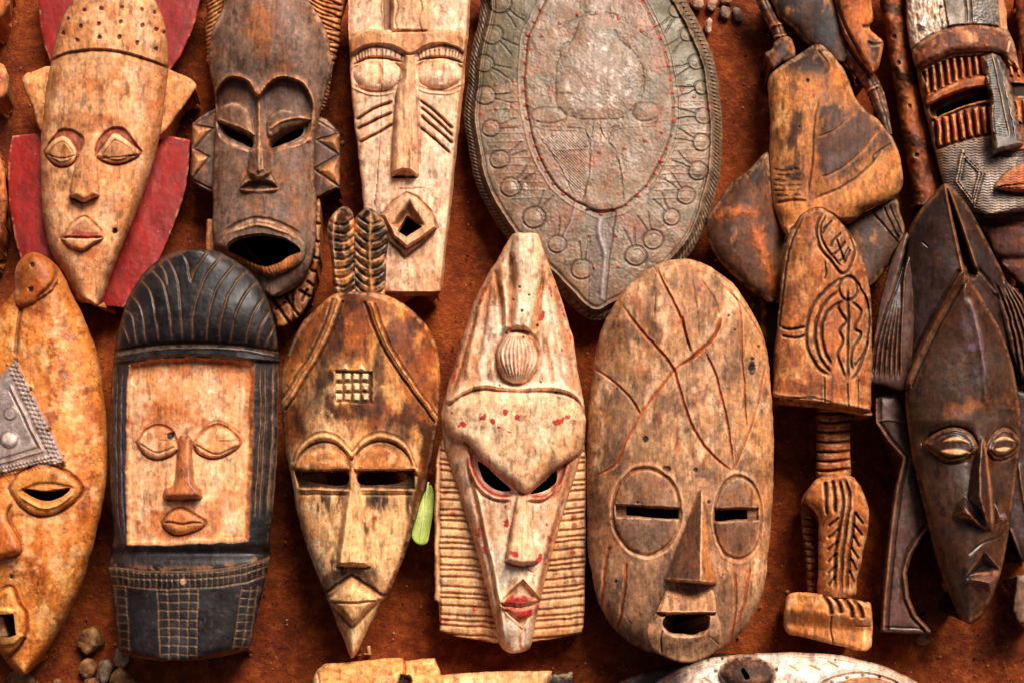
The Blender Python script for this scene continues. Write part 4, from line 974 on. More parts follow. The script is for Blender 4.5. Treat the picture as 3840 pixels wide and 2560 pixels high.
    for cx, cy, rx, ry in ((215, 1030, 36, 110), (312, 1060, 26, 140), (200, 1010, 60, 50), (350, 1010, 70, 50), (210, 1230, 70, 60), (320, 1260, 50, 60), (455, 1000, 20, 110), (150, 1020, 40, 60), (360, 1010, 60, 40)):
        f.blotch('34200f', 18, -.35, .85, int(cx + cy), asp=4, m=1 - sm(f.ell(cx, cy, rx, ry), .3, 1.1))
    f.nose([(252, 850), (276, 850), (288, 950), (304, 1090), (320, 1228), (208, 1226), (228, 1080), (244, 950)], (262, 850), (262, 1225), 16, 66, 14, 's', smooth=False, color='e0bc86', a=.85)
    f.blotch('b07c42', 18, .2, .6, 67, asp=3, m=sm(f.sd([(252, 850), (276, 850), (320, 1228), (208, 1226)], False), 0, 5))
    f.line([(206, 1231), (322, 1233)], 4, 8, '4a2a14', .5, False, False)
    f.area([(165, 1250), (240, 1240), (300, 1245), (362, 1330), (262, 1272), (172, 1332)], '4a3020', .7, 8, 10)
    f.H += 30 * sm(f.sd([(168, 1334), (260, 1268), (358, 1334), (262, 1440)], False), -2, 22)
    f.line([(170, 1332), (260, 1268), (356, 1334)], 6, -12, 'c89a5e', .7, False, False); f.line([(165, 1322), (260, 1256), (362, 1324)], 5, 12, '3a2212', .6, False, False)
    q = f.up([(176, 1342), (260, 1288), (352, 1342), (262, 1426)], 22, 26, False, prof='r', name='mouth', color='e2c08a', a=.8)
    f.line([(174, 1346), (262, 1352), (352, 1342)], 3.5, 12, '6a4220', .7); f.line([(176, 1352), (262, 1434), (352, 1350)], 5, 12, '4a2c16', .55, False)
    f.build('face', R)
plait_mask()

# ================================================================== white and red mask
VH = (1600, 850, 1.0523)
def white_mask():
    R = thing('white_red_mask', 'tall whitewashed mask with red lips, red flecks and ribbed side panels', 'mask', 1920, 2430, GM)
    bk = (160, 0)
    b = Sheet(VH, [(70, 700), (45, 780), (32, 850), (28, 1000), (27, 1330), (44, 1342), (48, 1440), (100, 1458), (240, 1482), (380, 1478), (470, 1464), (552, 1447), (560, 1420), (563, 1300), (568, 1000), (568, 830), (555, 740), (540, 700)], False, bk, 'dcbb8c', round_=8)
    b.base(54, B=8, w=60, blur=3)
    b.tone(50, .14); b.blotch('a8713a', 40, .2, .5, 3); b.blotch('f0dcb8', 30, .2, .55, 4)
    for sd, (xa, xb) in enumerate((((52), 250), (380, 560))):
        for i in range(27):
            y = 800 + i * 25 + 6 * math.sin(i * 1.7 + sd)
            x0, x1 = (xa, xb) if sd == 0 else (xa, xb)
            pts = [(x0, y + (0 if sd == 0 else 10)), ((x0 + x1) / 2, y + 4), (x1, y + (10 if sd == 0 else -6))]
            b.line(pts, 4, 9, '8a5626', .55, taper=False)
            if i < 26:
                yy = y + 12.5
                m = (np.abs(b.Y - (yy + (b.X - x0) / (x1 - x0) * (10 if sd == 0 else -16) + (0 if sd == 0 else 10))) < 8) & (b.X > x0) & (b.X < x1) & (b.d > 8) & (np.where(b.X < 320, np.interp(b.Y, [800, 1420], [112, 262]) - b.X, b.X - np.interp(b.Y, [800, 1420], [512, 372])) > 0)
                b.part(m, 'rib')
    b.line([(50, 780), (46, 1000), (48, 1430)], 4, 8, '8a5626', .5, taper=False); b.paint(1 - sm(b.d, 2, 10), 'a46e36', .5)
    for x, y in ((65, 945), (525, 1065), (172, 1360), (70, 1410), (92, 1020), (525, 1032), (520, 1160)): b.spot(x, y, 11, 'a83222', .75)
    b.hole([(120, 780), (200, 780), (345, 900), (500, 780), (520, 850), (400, 1300), (340, 1440), (280, 1300)], False)
    b.build('ribbed_panel', R)
    f = Sheet(VH, [(312, 25), (292, 48), (250, 120), (200, 200), (160, 290), (120, 420), (85, 530), (55, 640), (50, 710), (65, 800), (100, 900), (140, 1030), (180, 1160), (215, 1300), (245, 1420), (262, 1492), (300, 1518), (350, 1512), (372, 1490), (385, 1420), (410, 1310), (450, 1150), (500, 980), (545, 840), (568, 720), (564, 650), (545, 540), (520, 400), (490, 290), (455, 190), (420, 90), (403, 40), (390, 25), (350, 22)], True, bk, 'ecd9bc', round_=12)
    f.base(80, A=100, p=2.0, blur=12)
    f.H -= 25 * sm(f.Y, 1420, 1520)
    f.tone(80, .08); f.tone(14, .07, 14); f.blotch('b98a54', 80, .15, .55, 2, asp=1.5); f.blotch('f4e8d0', 60, .15, .55, 3); f.blotch('a06c36', 18, .55, .5, 4, asp=2)
    f.paint(sm(np.abs(f.t), .6, 1), 'a87440', .6); f.blotch('b07c44', 44, -.1, .6, 97, asp=3, m=1 - sm(f.Y, 560, 640))
    # head folds
    f.nose([(312, 22), (395, 22), (420, 90), (412, 180), (390, 260), (372, 372), (300, 372), (312, 250), (318, 170), (300, 90)], (350, 20), (340, 372), 22, 46, 22, 'r', smooth=False, name='crest', color='eddcbc', a=.6)
    for ln, w, d_ in (([(268, 120), (272, 200), (284, 300), (288, 372)], 14, -20), ([(300, 90), (302, 200), (298, 370)], 8, 22), ([(245, 150), (262, 260), (270, 360)], 8, 14), ([(205, 220), (170, 380), (140, 540)], 10, -12), ([(225, 210), (200, 380), (165, 540)], 8, 12), ([(430, 130), (440, 250), (470, 420), (500, 560)], 12, -14), ([(410, 130), (405, 250), (385, 380)], 7, 16), ([(455, 220), (500, 420), (530, 580)], 7, 12), ([(180, 300), (130, 470), (95, 580)], 6, 10), ([(240, 380), (225, 480), (215, 555)], 8, 8), ([(420, 400), (440, 500), (450, 560)], 8, 8)):
        f.line(ln, w, d_, '9c6a36' if d_ > 0 else None, .55)
    e = f.ell(322, 467, 74, 94); f.H += 58 * np.sqrt(np.maximum(0, 1 - e ** 2)) - 12 * np.exp(-((e - 1.08) / .12) ** 2); f.paint(np.exp(-((e - 1.05) / .1) ** 2), '8a5a2c', .6)
    f.part(e < 1, 'bead')
    for i in range(-5, 6):
        x = i * 12.5; f.line([(322 + x * .5, 385), (322 + x * 1.1, 430), (322 + x * 1.15, 480), (322 + x * .55, 550)], 3, 8, '8a5428', .55)
    f.blotch('8c3a24', 12, .35, .6, 6, asp=5, m=1 - sm(e, .7, 1))
    for o, d_ in ((0, -20), (30, -8)):
        f.line([(82, 618 + o), (130, 584 + o), (200, 562 + o), (320, 574 + o * .5), (450, 570 + o), (530, 598 + o), (568, 650 + o)], 10, d_, 'ecdab8', .5, taper=False)
    f.line([(82, 634), (130, 600), (200, 580), (320, 588), (450, 588), (530, 615), (565, 664)], 5, 9, '9a6a38', .55, taper=False)
    for x, y in ((408, 551), (462, 588), (362, 245), (330, 215), (310, 260), (340, 300), (260, 562), (285, 380), (395, 350), (345, 395)): f.spot(x, y, 5, '2a1a10', .9, 4)
    # brow mass
    brow = [(62, 690), (110, 625), (200, 596), (330, 598), (450, 606), (545, 650), (562, 740), (530, 822), (440, 878), (352, 950), (300, 912), (210, 842), (140, 770), (90, 750)]
    q = f.up(brow, 46, 40, prof='r', name='brow', color='d8bd92', a=.6); f.blotch('a98250', 30, .1, .5, 7, m=sm(q, 10, 40)); f.blotch('8a7a66', 24, .45, .5, 8, m=sm(q, 10, 40))
    f.line([(140, 770), (210, 842), (300, 912), (352, 952), (440, 880), (535, 820)], 6, 10, '8a5c30', .55, taper=False)
    # eyes
    f.H -= 30 * sm(f.sd([(150, 790), (210, 845), (300, 915), (320, 955), (250, 965), (195, 930), (160, 870)]), -4, 16); f.H -= 30 * sm(f.sd([(360, 955), (430, 888), (500, 840), (480, 910), (430, 955), (380, 965)]), -4, 16)
    f.hole([(186, 830), (240, 872), (302, 934), (255, 938), (208, 908), (188, 868)]); f.hole([(368, 946), (420, 902), (464, 866), (462, 908), (430, 936), (392, 949)])
    for ln, c in (([(152, 800), (160, 870), (200, 935), (250, 962), (305, 968)], 'a83a2e'), ([(362, 968), (430, 962), (475, 915), (505, 842)], 'a83a2e')):
        f.line(ln, 10, -12, 'dcb88c', .6, name='eye_rim'); f.line([(x + 4, y - 7) for x, y in ln], 8, 0, c, .95)
        f.line([(x - 8, y + 12) for x, y in ln], 5, 8, '9a6834', .5)
    f.nose([(322, 955), (356, 952), (372, 1060), (396, 1194), (378, 1206), (338, 1210), (280, 1192), (298, 1090)], (338, 955), (338, 1205), 16, 58, 22, 'r', smooth=False, color='dcb98a', a=.6)
    f.line([(320, 960), (298, 1085), (278, 1195), (338, 1214), (398, 1198)], 5, 8, '8a5a2c', .5, False); f.line([(352, 965), (345, 1080), (340, 1200)], 3, -6, None)
    for ln in ([(145, 850), (190, 1050), (240, 1290), (268, 1480)], [(520, 860), (460, 1060), (410, 1260), (382, 1440)]):
        f.line(ln, 8, 12, 'a87440', .5); f.line([(x + (12 if x < 300 else -12), y) for x, y in ln], 7, -8, None)
    mo = [(257, 1342), (300, 1290), (342, 1254), (380, 1292), (412, 1332), (380, 1378), (342, 1428), (295, 1388)]
    f.H -= 22 * sm(f.sd(mo, False), -2, 12); f.area(mo, 'a88258', .6, 5, smooth=False); f.line(mo + mo[:1], 4, -5, 'c8a070', .5, False, False)
    for lp in ([(265, 1342), (300, 1312), (340, 1308), (400, 1330), (335, 1352)], [(268, 1350), (335, 1356), (402, 1342), (370, 1385), (338, 1402), (300, 1382)]):
        q = f.up(lp, 30, 16, prof='r', name='lip'); f.paint(sm(q + 4 * f.n(14, 71), 1, 6), 'aa201a', .92); f.blotch('e8d2b0', 14, .55, .9, 72, asp=.6, m=sm(q, 0, 5))
    # red paint left in flecks
    flk = lambda x, y, rx, ry, rot=0, sd=0: f.paint((1 - sm(f.ell(x, y, rx, ry, rot) + .55 * f.n(14, 80 + sd), .55, .75)), 'a9281e', .92)
    for i, a in enumerate([(198, 678, 18, 16, 0), (236, 690, 24, 12, .4), (280, 660, 16, 16, .6), (322, 680, 16, 12, 0), (128, 706, 18, 13, -.9), (92, 664, 10, 8, 0), (465, 692, 26, 14, -.5), (500, 676, 14, 10, 0), (285, 1056, 9, 26, .3), (188, 1090, 9, 40, -.2), (205, 1152, 10, 20, -.3), (312, 1164, 26, 14, .5), (432, 1120, 10, 26, .3), (402, 1185, 12, 34, .3), (428, 1058, 8, 18, .2), (195, 255, 9, 70, .38), (110, 470, 9, 75, .25), (98, 535, 10, 26, .3), (410, 322, 14, 34, .2), (475, 270, 6, 60, -.3), (505, 385, 7, 40, -.2), (262, 715, 18, 6, .2), (295, 728, 12, 5, .2), (370, 1225, 16, 6, .3), (280, 995, 6, 12, 0), (385, 1360, 10, 8, 0), (480, 440, 6, 14, 0), (440, 230, 6, 30, -.2)]):
        flk(*a, sd=i % 5)
    f.line([(338, 1420), (330, 1460), (335, 1510)], 5, 9, 'a87440', .5); f.line([(350, 1430), (352, 1500)], 3, 6, '8a5a2c', .5)
    f.build('face', R)
white_mask()

# ================================================================== big brown oval mask
VI = (2160, 950, .995)
def oval_mask():
    R = thing('oval_mask', 'big brown oval mask with incised branching lines, slit eyes and cup mouth', 'mask', 2560, 2440, GM)
    f = Sheet(VI, [(390, 22), (320, 35), (250, 75), (180, 140), (130, 220), (90, 310), (70, 400), (55, 520), (42, 700), (40, 900), (45, 1100), (70, 1260), (110, 1370), (180, 1450), (270, 1500), (400, 1512), (520, 1500), (600, 1450), (670, 1360), (712, 1240), (728, 1100), (741, 900), (745, 700), (735, 520), (715, 350), (680, 250), (620, 150), (550, 80), (460, 32)], True, (170, 0), 'a88a66', round_=22)
    f.base(80, A=120, p=2.3, w=170, B=0, blur=18)
    f.H -= 70 * (1 - rnd((f.Y - 20) / 260)) * (f.Y < 280) + 40 * sm(f.Y, 1250, 1520); f.blur(6)
    f.tone(110, .16); f.tone(18, .12, 13, 1.8)
    f.blotch('d2aa80', 130, .05, .65, 2, asp=1.5); f.blotch('705846', 90, .1, .6, 3, asp=1.3); f.blotch('e8cda6', 34, .15, .6, 4, asp=2.5); f.blotch('5a4436', 22, .55, .5, 5, asp=2); f.blotch('a8652f', 50, .5, .45, 6, asp=2)
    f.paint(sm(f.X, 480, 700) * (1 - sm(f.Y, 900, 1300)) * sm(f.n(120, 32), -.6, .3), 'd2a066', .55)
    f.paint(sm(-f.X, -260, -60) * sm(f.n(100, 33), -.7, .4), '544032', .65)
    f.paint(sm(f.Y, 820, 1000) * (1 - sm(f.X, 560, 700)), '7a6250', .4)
    f.blotch('e6cda6', 34, .05, .6, 7, asp=2.2, m=1 - sm(f.ell(480, 600, 150, 230), .4, 1.1)); f.blotch('6e5444', 12, .35, .6, 8, asp=3, m=1 - sm(f.ell(470, 650, 170, 260), .5, 1.1))
    for cx, cy, rx, ry, c in ((450, 130, 70, 60, 'b58250'), (330, 130, 60, 50, '54403a'), (180, 300, 60, 60, '6a5244'), (316, 660, 12, 60, '9a4f28'), (380, 700, 20, 70, 'a8562a'), (310, 620, 14, 40, '8a4c2c'), (490, 850, 60, 50, '6a5040')):
        f.blotch(c, 30, -.5, .7, int(cx), m=1 - sm(f.ell(cx, cy, rx, ry), .3, 1.1))
    G = 'b05e28'
    for ln, w in (([(160, 176), (230, 270), (310, 360), (368, 440), (395, 530), (430, 630), (480, 718), (540, 782), (596, 826)], 6.5), ([(545, 240), (522, 310), (455, 383), (380, 430), (330, 490), (245, 605), (190, 700), (150, 790), (55, 852)], 5.5), ([(62, 424), (150, 490), (215, 555), (244, 604)], 5), ([(300, 50), (340, 130), (390, 230), (438, 378)], 5), ([(488, 372), (530, 470), (565, 610), (596, 805)], 5), ([(592, 826), (640, 700), (680, 580), (712, 425)], 4.5), ([(560, 110), (618, 205), (628, 400), (642, 680)], 3.5), ([(400, 232), (412, 300), (434, 370)], 4), ([(545, 240), (520, 310), (450, 385), (395, 420)], 9), ([(545, 110), (640, 210), (705, 320)], 3.5)):
        f.line(ln, w * .85, 9, 'a65a2a', .8); f.line([(x + w * 1.3, y + 1) for x, y in ln], w * .6, -3, 'c8864c', .35)
    for ln in ([(440, 90), (455, 200), (465, 315)], [(470, 90), (520, 165), (542, 235)], [(290, 45), (305, 75)], [(300, 150), (296, 230)]): f.line(ln, 1.6, 5, '2e1c12', .75)
    for x, y, r in ((260, 700, 12), (345, 812, 15), (664, 432, 15), (666, 395, 8), (498, 935, 7), (575, 235, 5), (600, 290, 4), (452, 815, 9), (150, 1235, 6), (690, 350, 6), (232, 938, 5)): f.spot(x, y, r, '33201a', .9, 5)
    f.area([(655, 415), (668, 405), (678, 440), (664, 460), (652, 445)], '3a2018', .9, 4)
    # eyes
    for cx, cy, rx, ry, hol, led in ((266, 972, 124, 158, [(190, 948), (290, 956), (389, 960), (386, 999), (290, 996), (190, 984)], [(148, 944), (392, 956), (390, 1003), (150, 992)]), (610, 996, 88, 152, [(522, 962), (646, 962), (646, 1000), (522, 1006)], [(520, 958), (690, 958), (688, 1006), (520, 1010)])):
        e = f.ell(cx, cy, rx, ry)
        f.H -= 8 * np.exp(-((e - 1.03) / .04) ** 2); f.H += 18 * np.sqrt(np.maximum(0, 1 - e ** 2)); f.paint(np.exp(-((e - 1.02) / .035) ** 2), '8a5a36', .45); f.H += 4 * np.exp(-((e - 1.12) / .05) ** 2); f.paint(np.exp(-((e - 1.12) / .04) ** 2), 'b08a66', .4)
        f.part(e < 1, 'eye'); f.paint(1 - sm(e, .85, 1.0), '7c6452', .5); f.paint(np.exp(-((e - 1.14) / .05) ** 2), 'd0b08a', .45)
        f.blotch('b06c38', 30, -.15, .55, 90, asp=2, m=(1 - sm(e, .7, 1)) * sm(-f.Y, -955, -900)); f.paint((1 - sm(e, .6, 1)) * sm(f.Y, 990, 1040), '6e5a4a', .5)
        f.H -= 24 * sm(f.sd(led, False), -2, 7); f.area(led, '8c6a50', .6, 3, smooth=False); f.hole(hol, False)
    # nose, with a crest between its two faces
    q = f.sd([(466, 885), (482, 885), (500, 1050), (528, 1238), (470, 1249), (332, 1226), (400, 1050)], False)
    t_ = sm(f.Y, 880, 1235); cxr = 474 - 4 * t_
    wl = 10 + 130 * np.clip((f.Y - 890) / 340, 0, 1); wr = 8 + 52 * np.clip((f.Y - 890) / 340, 0, 1)
    hh = np.where(f.X < cxr, 1 - np.clip((cxr - f.X) / wl, 0, 1), 1 - np.clip((f.X - cxr) / wr, 0, 1))
    end = sm(f.Y, 885, 900) * (1 - sm(f.Y - (1238 + (f.X - 470) * .08), -2, 9))
    f.H += (24 + 115 * np.clip((f.Y - 890) / 340, 0, 1)) * hh ** .8 * end
    f.part((q > 0), 'nose'); f.paint(sm(q, 0, 8) * (f.X > cxr - 4), 'c98e50', .6); f.paint(sm(q, 0, 8) * (f.X < cxr), '604636', .7); f.blotch('a8622e', 26, .3, .5, 91, asp=2, m=sm(q, 0, 8)); f.line([(474, 895), (472, 1050), (470, 1235)], 4, -5, 'ddb88a', .8)  # left face browner, right paler: stain plus side shading put into the colour
    f.line([(335, 1230), (470, 1252), (528, 1242)], 4, 6, 'a87c50', .5, False)
    for ln in ([(128, 1098), (108, 1190), (98, 1342)], [(190, 1158), (182, 1280), (156, 1424)], [(600, 1196), (602, 1330), (584, 1455)], [(656, 1180), (640, 1280), (608, 1410)]):
        f.line(ln, 5, 11, 'b06430', .8, name='scar')
    f.line([(180, 1360), (205, 1395)], 2, 3, 'c09060', .6, False)
    f.hole([(338, 1310), (490, 1310), (500, 1380), (480, 1470), (420, 1490), (345, 1465), (325, 1390)])
    # cup mouth
    cup = [(268, 1440), (276, 1390), (305, 1345), (330, 1290), (350, 1265), (440, 1256), (512, 1266), (530, 1340), (545, 1400), (541, 1470), (500, 1520), (430, 1541), (350, 1526), (290, 1492)]
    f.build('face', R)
    f = Sheet(VI, cup, True, (40, 40), 'b0906e', round_=10)
    q = f.d0; f.base(110, blur=4); f.H += 170 * sm(f.Y, 1235, 1352) + 10 - 60 * sm(f.Y, 1420, 1540)
    
    f.tone(60, .15); f.tone(14, .12, 13); f.blotch('c09a70', 60, .1, .6, 2); f.blotch('6a5242', 50, .1, .5, 3)
    f.line([(305, 1346), (400, 1352), (530, 1350)], 5, -8, 'b88e62', .6, False)
    f.H -= 40 * sm(f.sd([(300, 1352), (528, 1352), (520, 1362), (320, 1366)], False), -3, 6)
    op = f.sd([(322, 1388), (350, 1356), (420, 1352), (492, 1354), (504, 1390), (498, 1420), (470, 1440), (420, 1448), (360, 1442), (330, 1415)])
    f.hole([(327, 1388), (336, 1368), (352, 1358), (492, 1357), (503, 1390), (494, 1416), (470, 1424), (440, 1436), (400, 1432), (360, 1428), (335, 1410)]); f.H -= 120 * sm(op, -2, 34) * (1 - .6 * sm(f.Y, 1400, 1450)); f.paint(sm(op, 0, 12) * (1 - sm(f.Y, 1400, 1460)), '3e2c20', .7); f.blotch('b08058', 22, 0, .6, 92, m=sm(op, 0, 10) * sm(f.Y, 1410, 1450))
    f.paint(sm(q, 2, 8) * sm(f.Y, 1430, 1460), 'c0a07c', .6); f.blotch('6a5242', 26, .2, .5, 93, m=sm(q, 0, 8)); f.line([(330, 1420), (318, 1450), (322, 1510)], 2.5, 8, '2a1a10', .8)
    f.line([(275, 1395), (310, 1350), (335, 1280)], 6, 10, '4a3428', .5)
    f.line([(500, 1440), (540, 1475)], 2, 3, 'd0a878', .6, False)
    f.build('mouth', R)
oval_mask()

# ================================================================== carved doll
VJ = (2860, 760, 1.0973)
def doll():
    R = thing('carved_doll', 'wooden doll with tall flat incised head, ringed neck and block foot', 'figurine', 3110, 2400)
    bk = (120, 0)
    hd = Sheet(VJ, [(165, 22), (125, 48), (85, 120), (66, 220), (55, 350), (42, 480), (36, 600), (34, 680), (60, 690), (200, 702), (362, 727), (368, 700), (371, 640), (373, 450), (366, 300), (346, 200), (310, 120), (262, 60), (212, 24), (188, 18)], True, (190, 130), 'ac7442', round_=14)
    hd.base(60, A=72, p=2.6, blur=10)
    bl = np.interp(hd.X, [30, 60, 200, 370], [655, 662, 680, 705]); hd.H -= 55 * sm(hd.Y - bl, 0, 14); hd.H += 8 * np.exp(-((hd.Y - bl + 8) / 8) ** 2)
    hd.tone(60, .16); hd.blotch('d4a66e', 60, .05, .65, 2); hd.blotch('7a4824', 50, .1, .6, 3); hd.blotch('5a3218', 16, .5, .5, 4); hd.blotch('e2c08c', 24, .4, .5, 5)
    hd.paint(1 - sm(hd.d, 4, 30), '70401c', .5); hd.paint(sm(hd.Y - bl, 2, 10), 'c08a50', .6)
    K = '38200f'
    for ln, w in (([(205, 28), (186, 90), (196, 150), (235, 200), (275, 242), (308, 195), (312, 150), (285, 85), (240, 38)], 4.5), ([(215, 40), (200, 95), (212, 145), (272, 222)], 3), ([(270, 100), (240, 130), (230, 150)], 3.5), ([(284, 130), (262, 160), (240, 180)], 3.5), ([(296, 150), (275, 190), (262, 200)], 3.5), ([(240, 60), (215, 90), (205, 110)], 3.5), ([(250, 120), (280, 205)], 3), ([(300, 160), (276, 210)], 3.5),
                  ([(272, 255), (215, 298), (172, 352), (152, 420), (155, 500), (190, 565), (236, 592)], 5), ([(264, 300), (215, 340), (185, 400), (180, 470), (200, 540), (238, 586)], 5), ([(262, 340), (222, 375), (202, 430), (210, 500), (236, 560)], 5),
                  ([(292, 285), (292, 450), (292, 612)], 4.5), ([(286, 332), (258, 352), (274, 385), (284, 408), (264, 440), (276, 475), (256, 520), (270, 565), (294, 612)], 4.5), ([(300, 335), (334, 372), (315, 430), (335, 450), (310, 500), (302, 545), (310, 575)], 4.5), ([(345, 308), (364, 380), (358, 470), (330, 560), (300, 608)], 4.5), ([(358, 470), (340, 520), (312, 560)], 4), ([(325, 270), (352, 330), (362, 370)], 3),
                  ([(142, 42), (90, 160), (70, 300), (58, 410), (62, 425)], 3.5), ([(62, 428), (100, 432), (148, 424)], 4), ([(62, 455), (110, 462), (148, 452)], 4), ([(212, 200), (216, 240), (210, 262)], 2), ([(210, 590), (212, 690)], 1.5), ([(292, 612), (294, 700)], 2), ([(328, 600), (326, 710)], 1.5)):
        hd.line(ln, w, 13, K, .85)
    e = hd.ell(293, 293, 32, 40); hd.H -= 12 * np.exp(-((e - 1) / .13) ** 2); hd.paint(np.exp(-((e - 1) / .12) ** 2), K, .85); hd.part(e < .95, 'ring_mark')
    hd.line([(40, 660), (100, 668), (160, 664), (240, 680)], 3, 8, '3a2010', .7, jit=4)
    hd.build('head', R)
    nk = Sheet(VJ, [(190, 690), (300, 700), (300, 760), (298, 850), (292, 950), (190, 945), (184, 850), (186, 760)], True, (60, 60), 'a8703c', round_=10)
    nk.base(20, A=70, p=2, blur=3); nk.tone(20, .2); nk.blotch('d8ac74', 20, .1, .6, 3)
    ys = [715, 747, 780, 812, 845, 876, 908, 940]
    for i, y in enumerate(ys):
        pts = [(175, y + 2), (240, y + 6), (310, y - 2)]; nk.line(pts, 4.5, 22, '3a2010', .75, taper=False)
        if i: nk.part((nk.Y > ys[i - 1] + 8) & (nk.Y < y - 3), 'neck_ring')
    nk.build('neck', R)
    ar = Sheet(VJ, [(215, 940), (160, 972), (130, 1025), (132, 1100), (145, 1230), (155, 1330), (182, 1332), (180, 1200), (172, 1090), (190, 1060), (260, 1000)], True, (110, 60), '8a5a30', round_=10)
    ar.base(4, A=30, p=2, blur=3); ar.tone(24, .2); ar.blotch('4a2c16', 30, .1, .6, 3)
    for i in range(10): ar.line([(138, 1080 + i * 25), (180, 1085 + i * 25)], 3, 8, '3a2010', .6, False)
    ar.build('arm', R)
    bd = Sheet(VJ, [(200, 936), (290, 930), (325, 955), (352, 1005), (364, 1050), (362, 1100), (342, 1200), (322, 1290), (314, 1342), (260, 1350), (192, 1338), (190, 1250), (190, 1100), (180, 1060), (150, 1030), (140, 1010), (165, 965)], True, (30, 0), 'b0763e', round_=12)
    bd.base(80, A=85, p=2, blur=6); bd.tone(30, .16); bd.blotch('7a4a22', 40, .1, .6, 3); bd.blotch('dcb07a', 26, .2, .6, 4)
    for ln in ([(214, 950), (216, 1000), (222, 1068)], [(236, 945), (245, 1000), (250, 1060)], [(258, 942), (272, 1000), (272, 1060), (250, 1180), (246, 1335)], [(278, 940), (296, 1000), (290, 1080), (272, 1200), (268, 1338)], [(318, 1050), (300, 1180), (286, 1335)]): bd.line(ln, 5.5, 18, '3c2210', .8)
    for i in range(6):
        y = 1075 + i * 40; bd.line([(262 - i * 2, y), (222, y + 32)], 4, 14, '3c2210', .75, False); bd.line([(316 - i * 4, y - 20), (346 - i * 6, y + 22)], 4, 14, '3c2210', .75, False)
    bd.build('body', R)
    ft = Sheet(VJ, [(95, 1332), (78, 1375), (72, 1430), (85, 1468), (130, 1482), (250, 1510), (330, 1530), (362, 1524), (374, 1490), (372, 1375), (345, 1362), (300, 1350), (200, 1334)], True, (0, 0), 'c28a4c', round_=12)
    ft.base(100, A=40, p=3, blur=6); ft.H -= 50 * sm(ft.Y - np.interp(ft.X, [70, 370], [1380, 1410]), 0, 60)
    ft.tone(30, .14, 9, 2); ft.blotch('7a4a20', 26, .2, .6, 3, asp=2); ft.blotch('ecca94', 30, .1, .6, 4, asp=2)
    for ln in ([(205, 1335), (228, 1370), (236, 1410)], [(240, 1340), (262, 1375), (268, 1405)], [(275, 1348), (300, 1380), (308, 1420)], [(310, 1352), (336, 1390), (340, 1420)]): ft.line(ln, 7, 24, '3a2010', .75)
    ft.line([(236, 1410), (232, 1450), (244, 1510)], 2.5, 10, '1e1008', .85); ft.line([(310, 1446), (368, 1446)], 2.5, 7, '5a2c14', .7, jit=2)
    ft.build('foot', R)
doll()
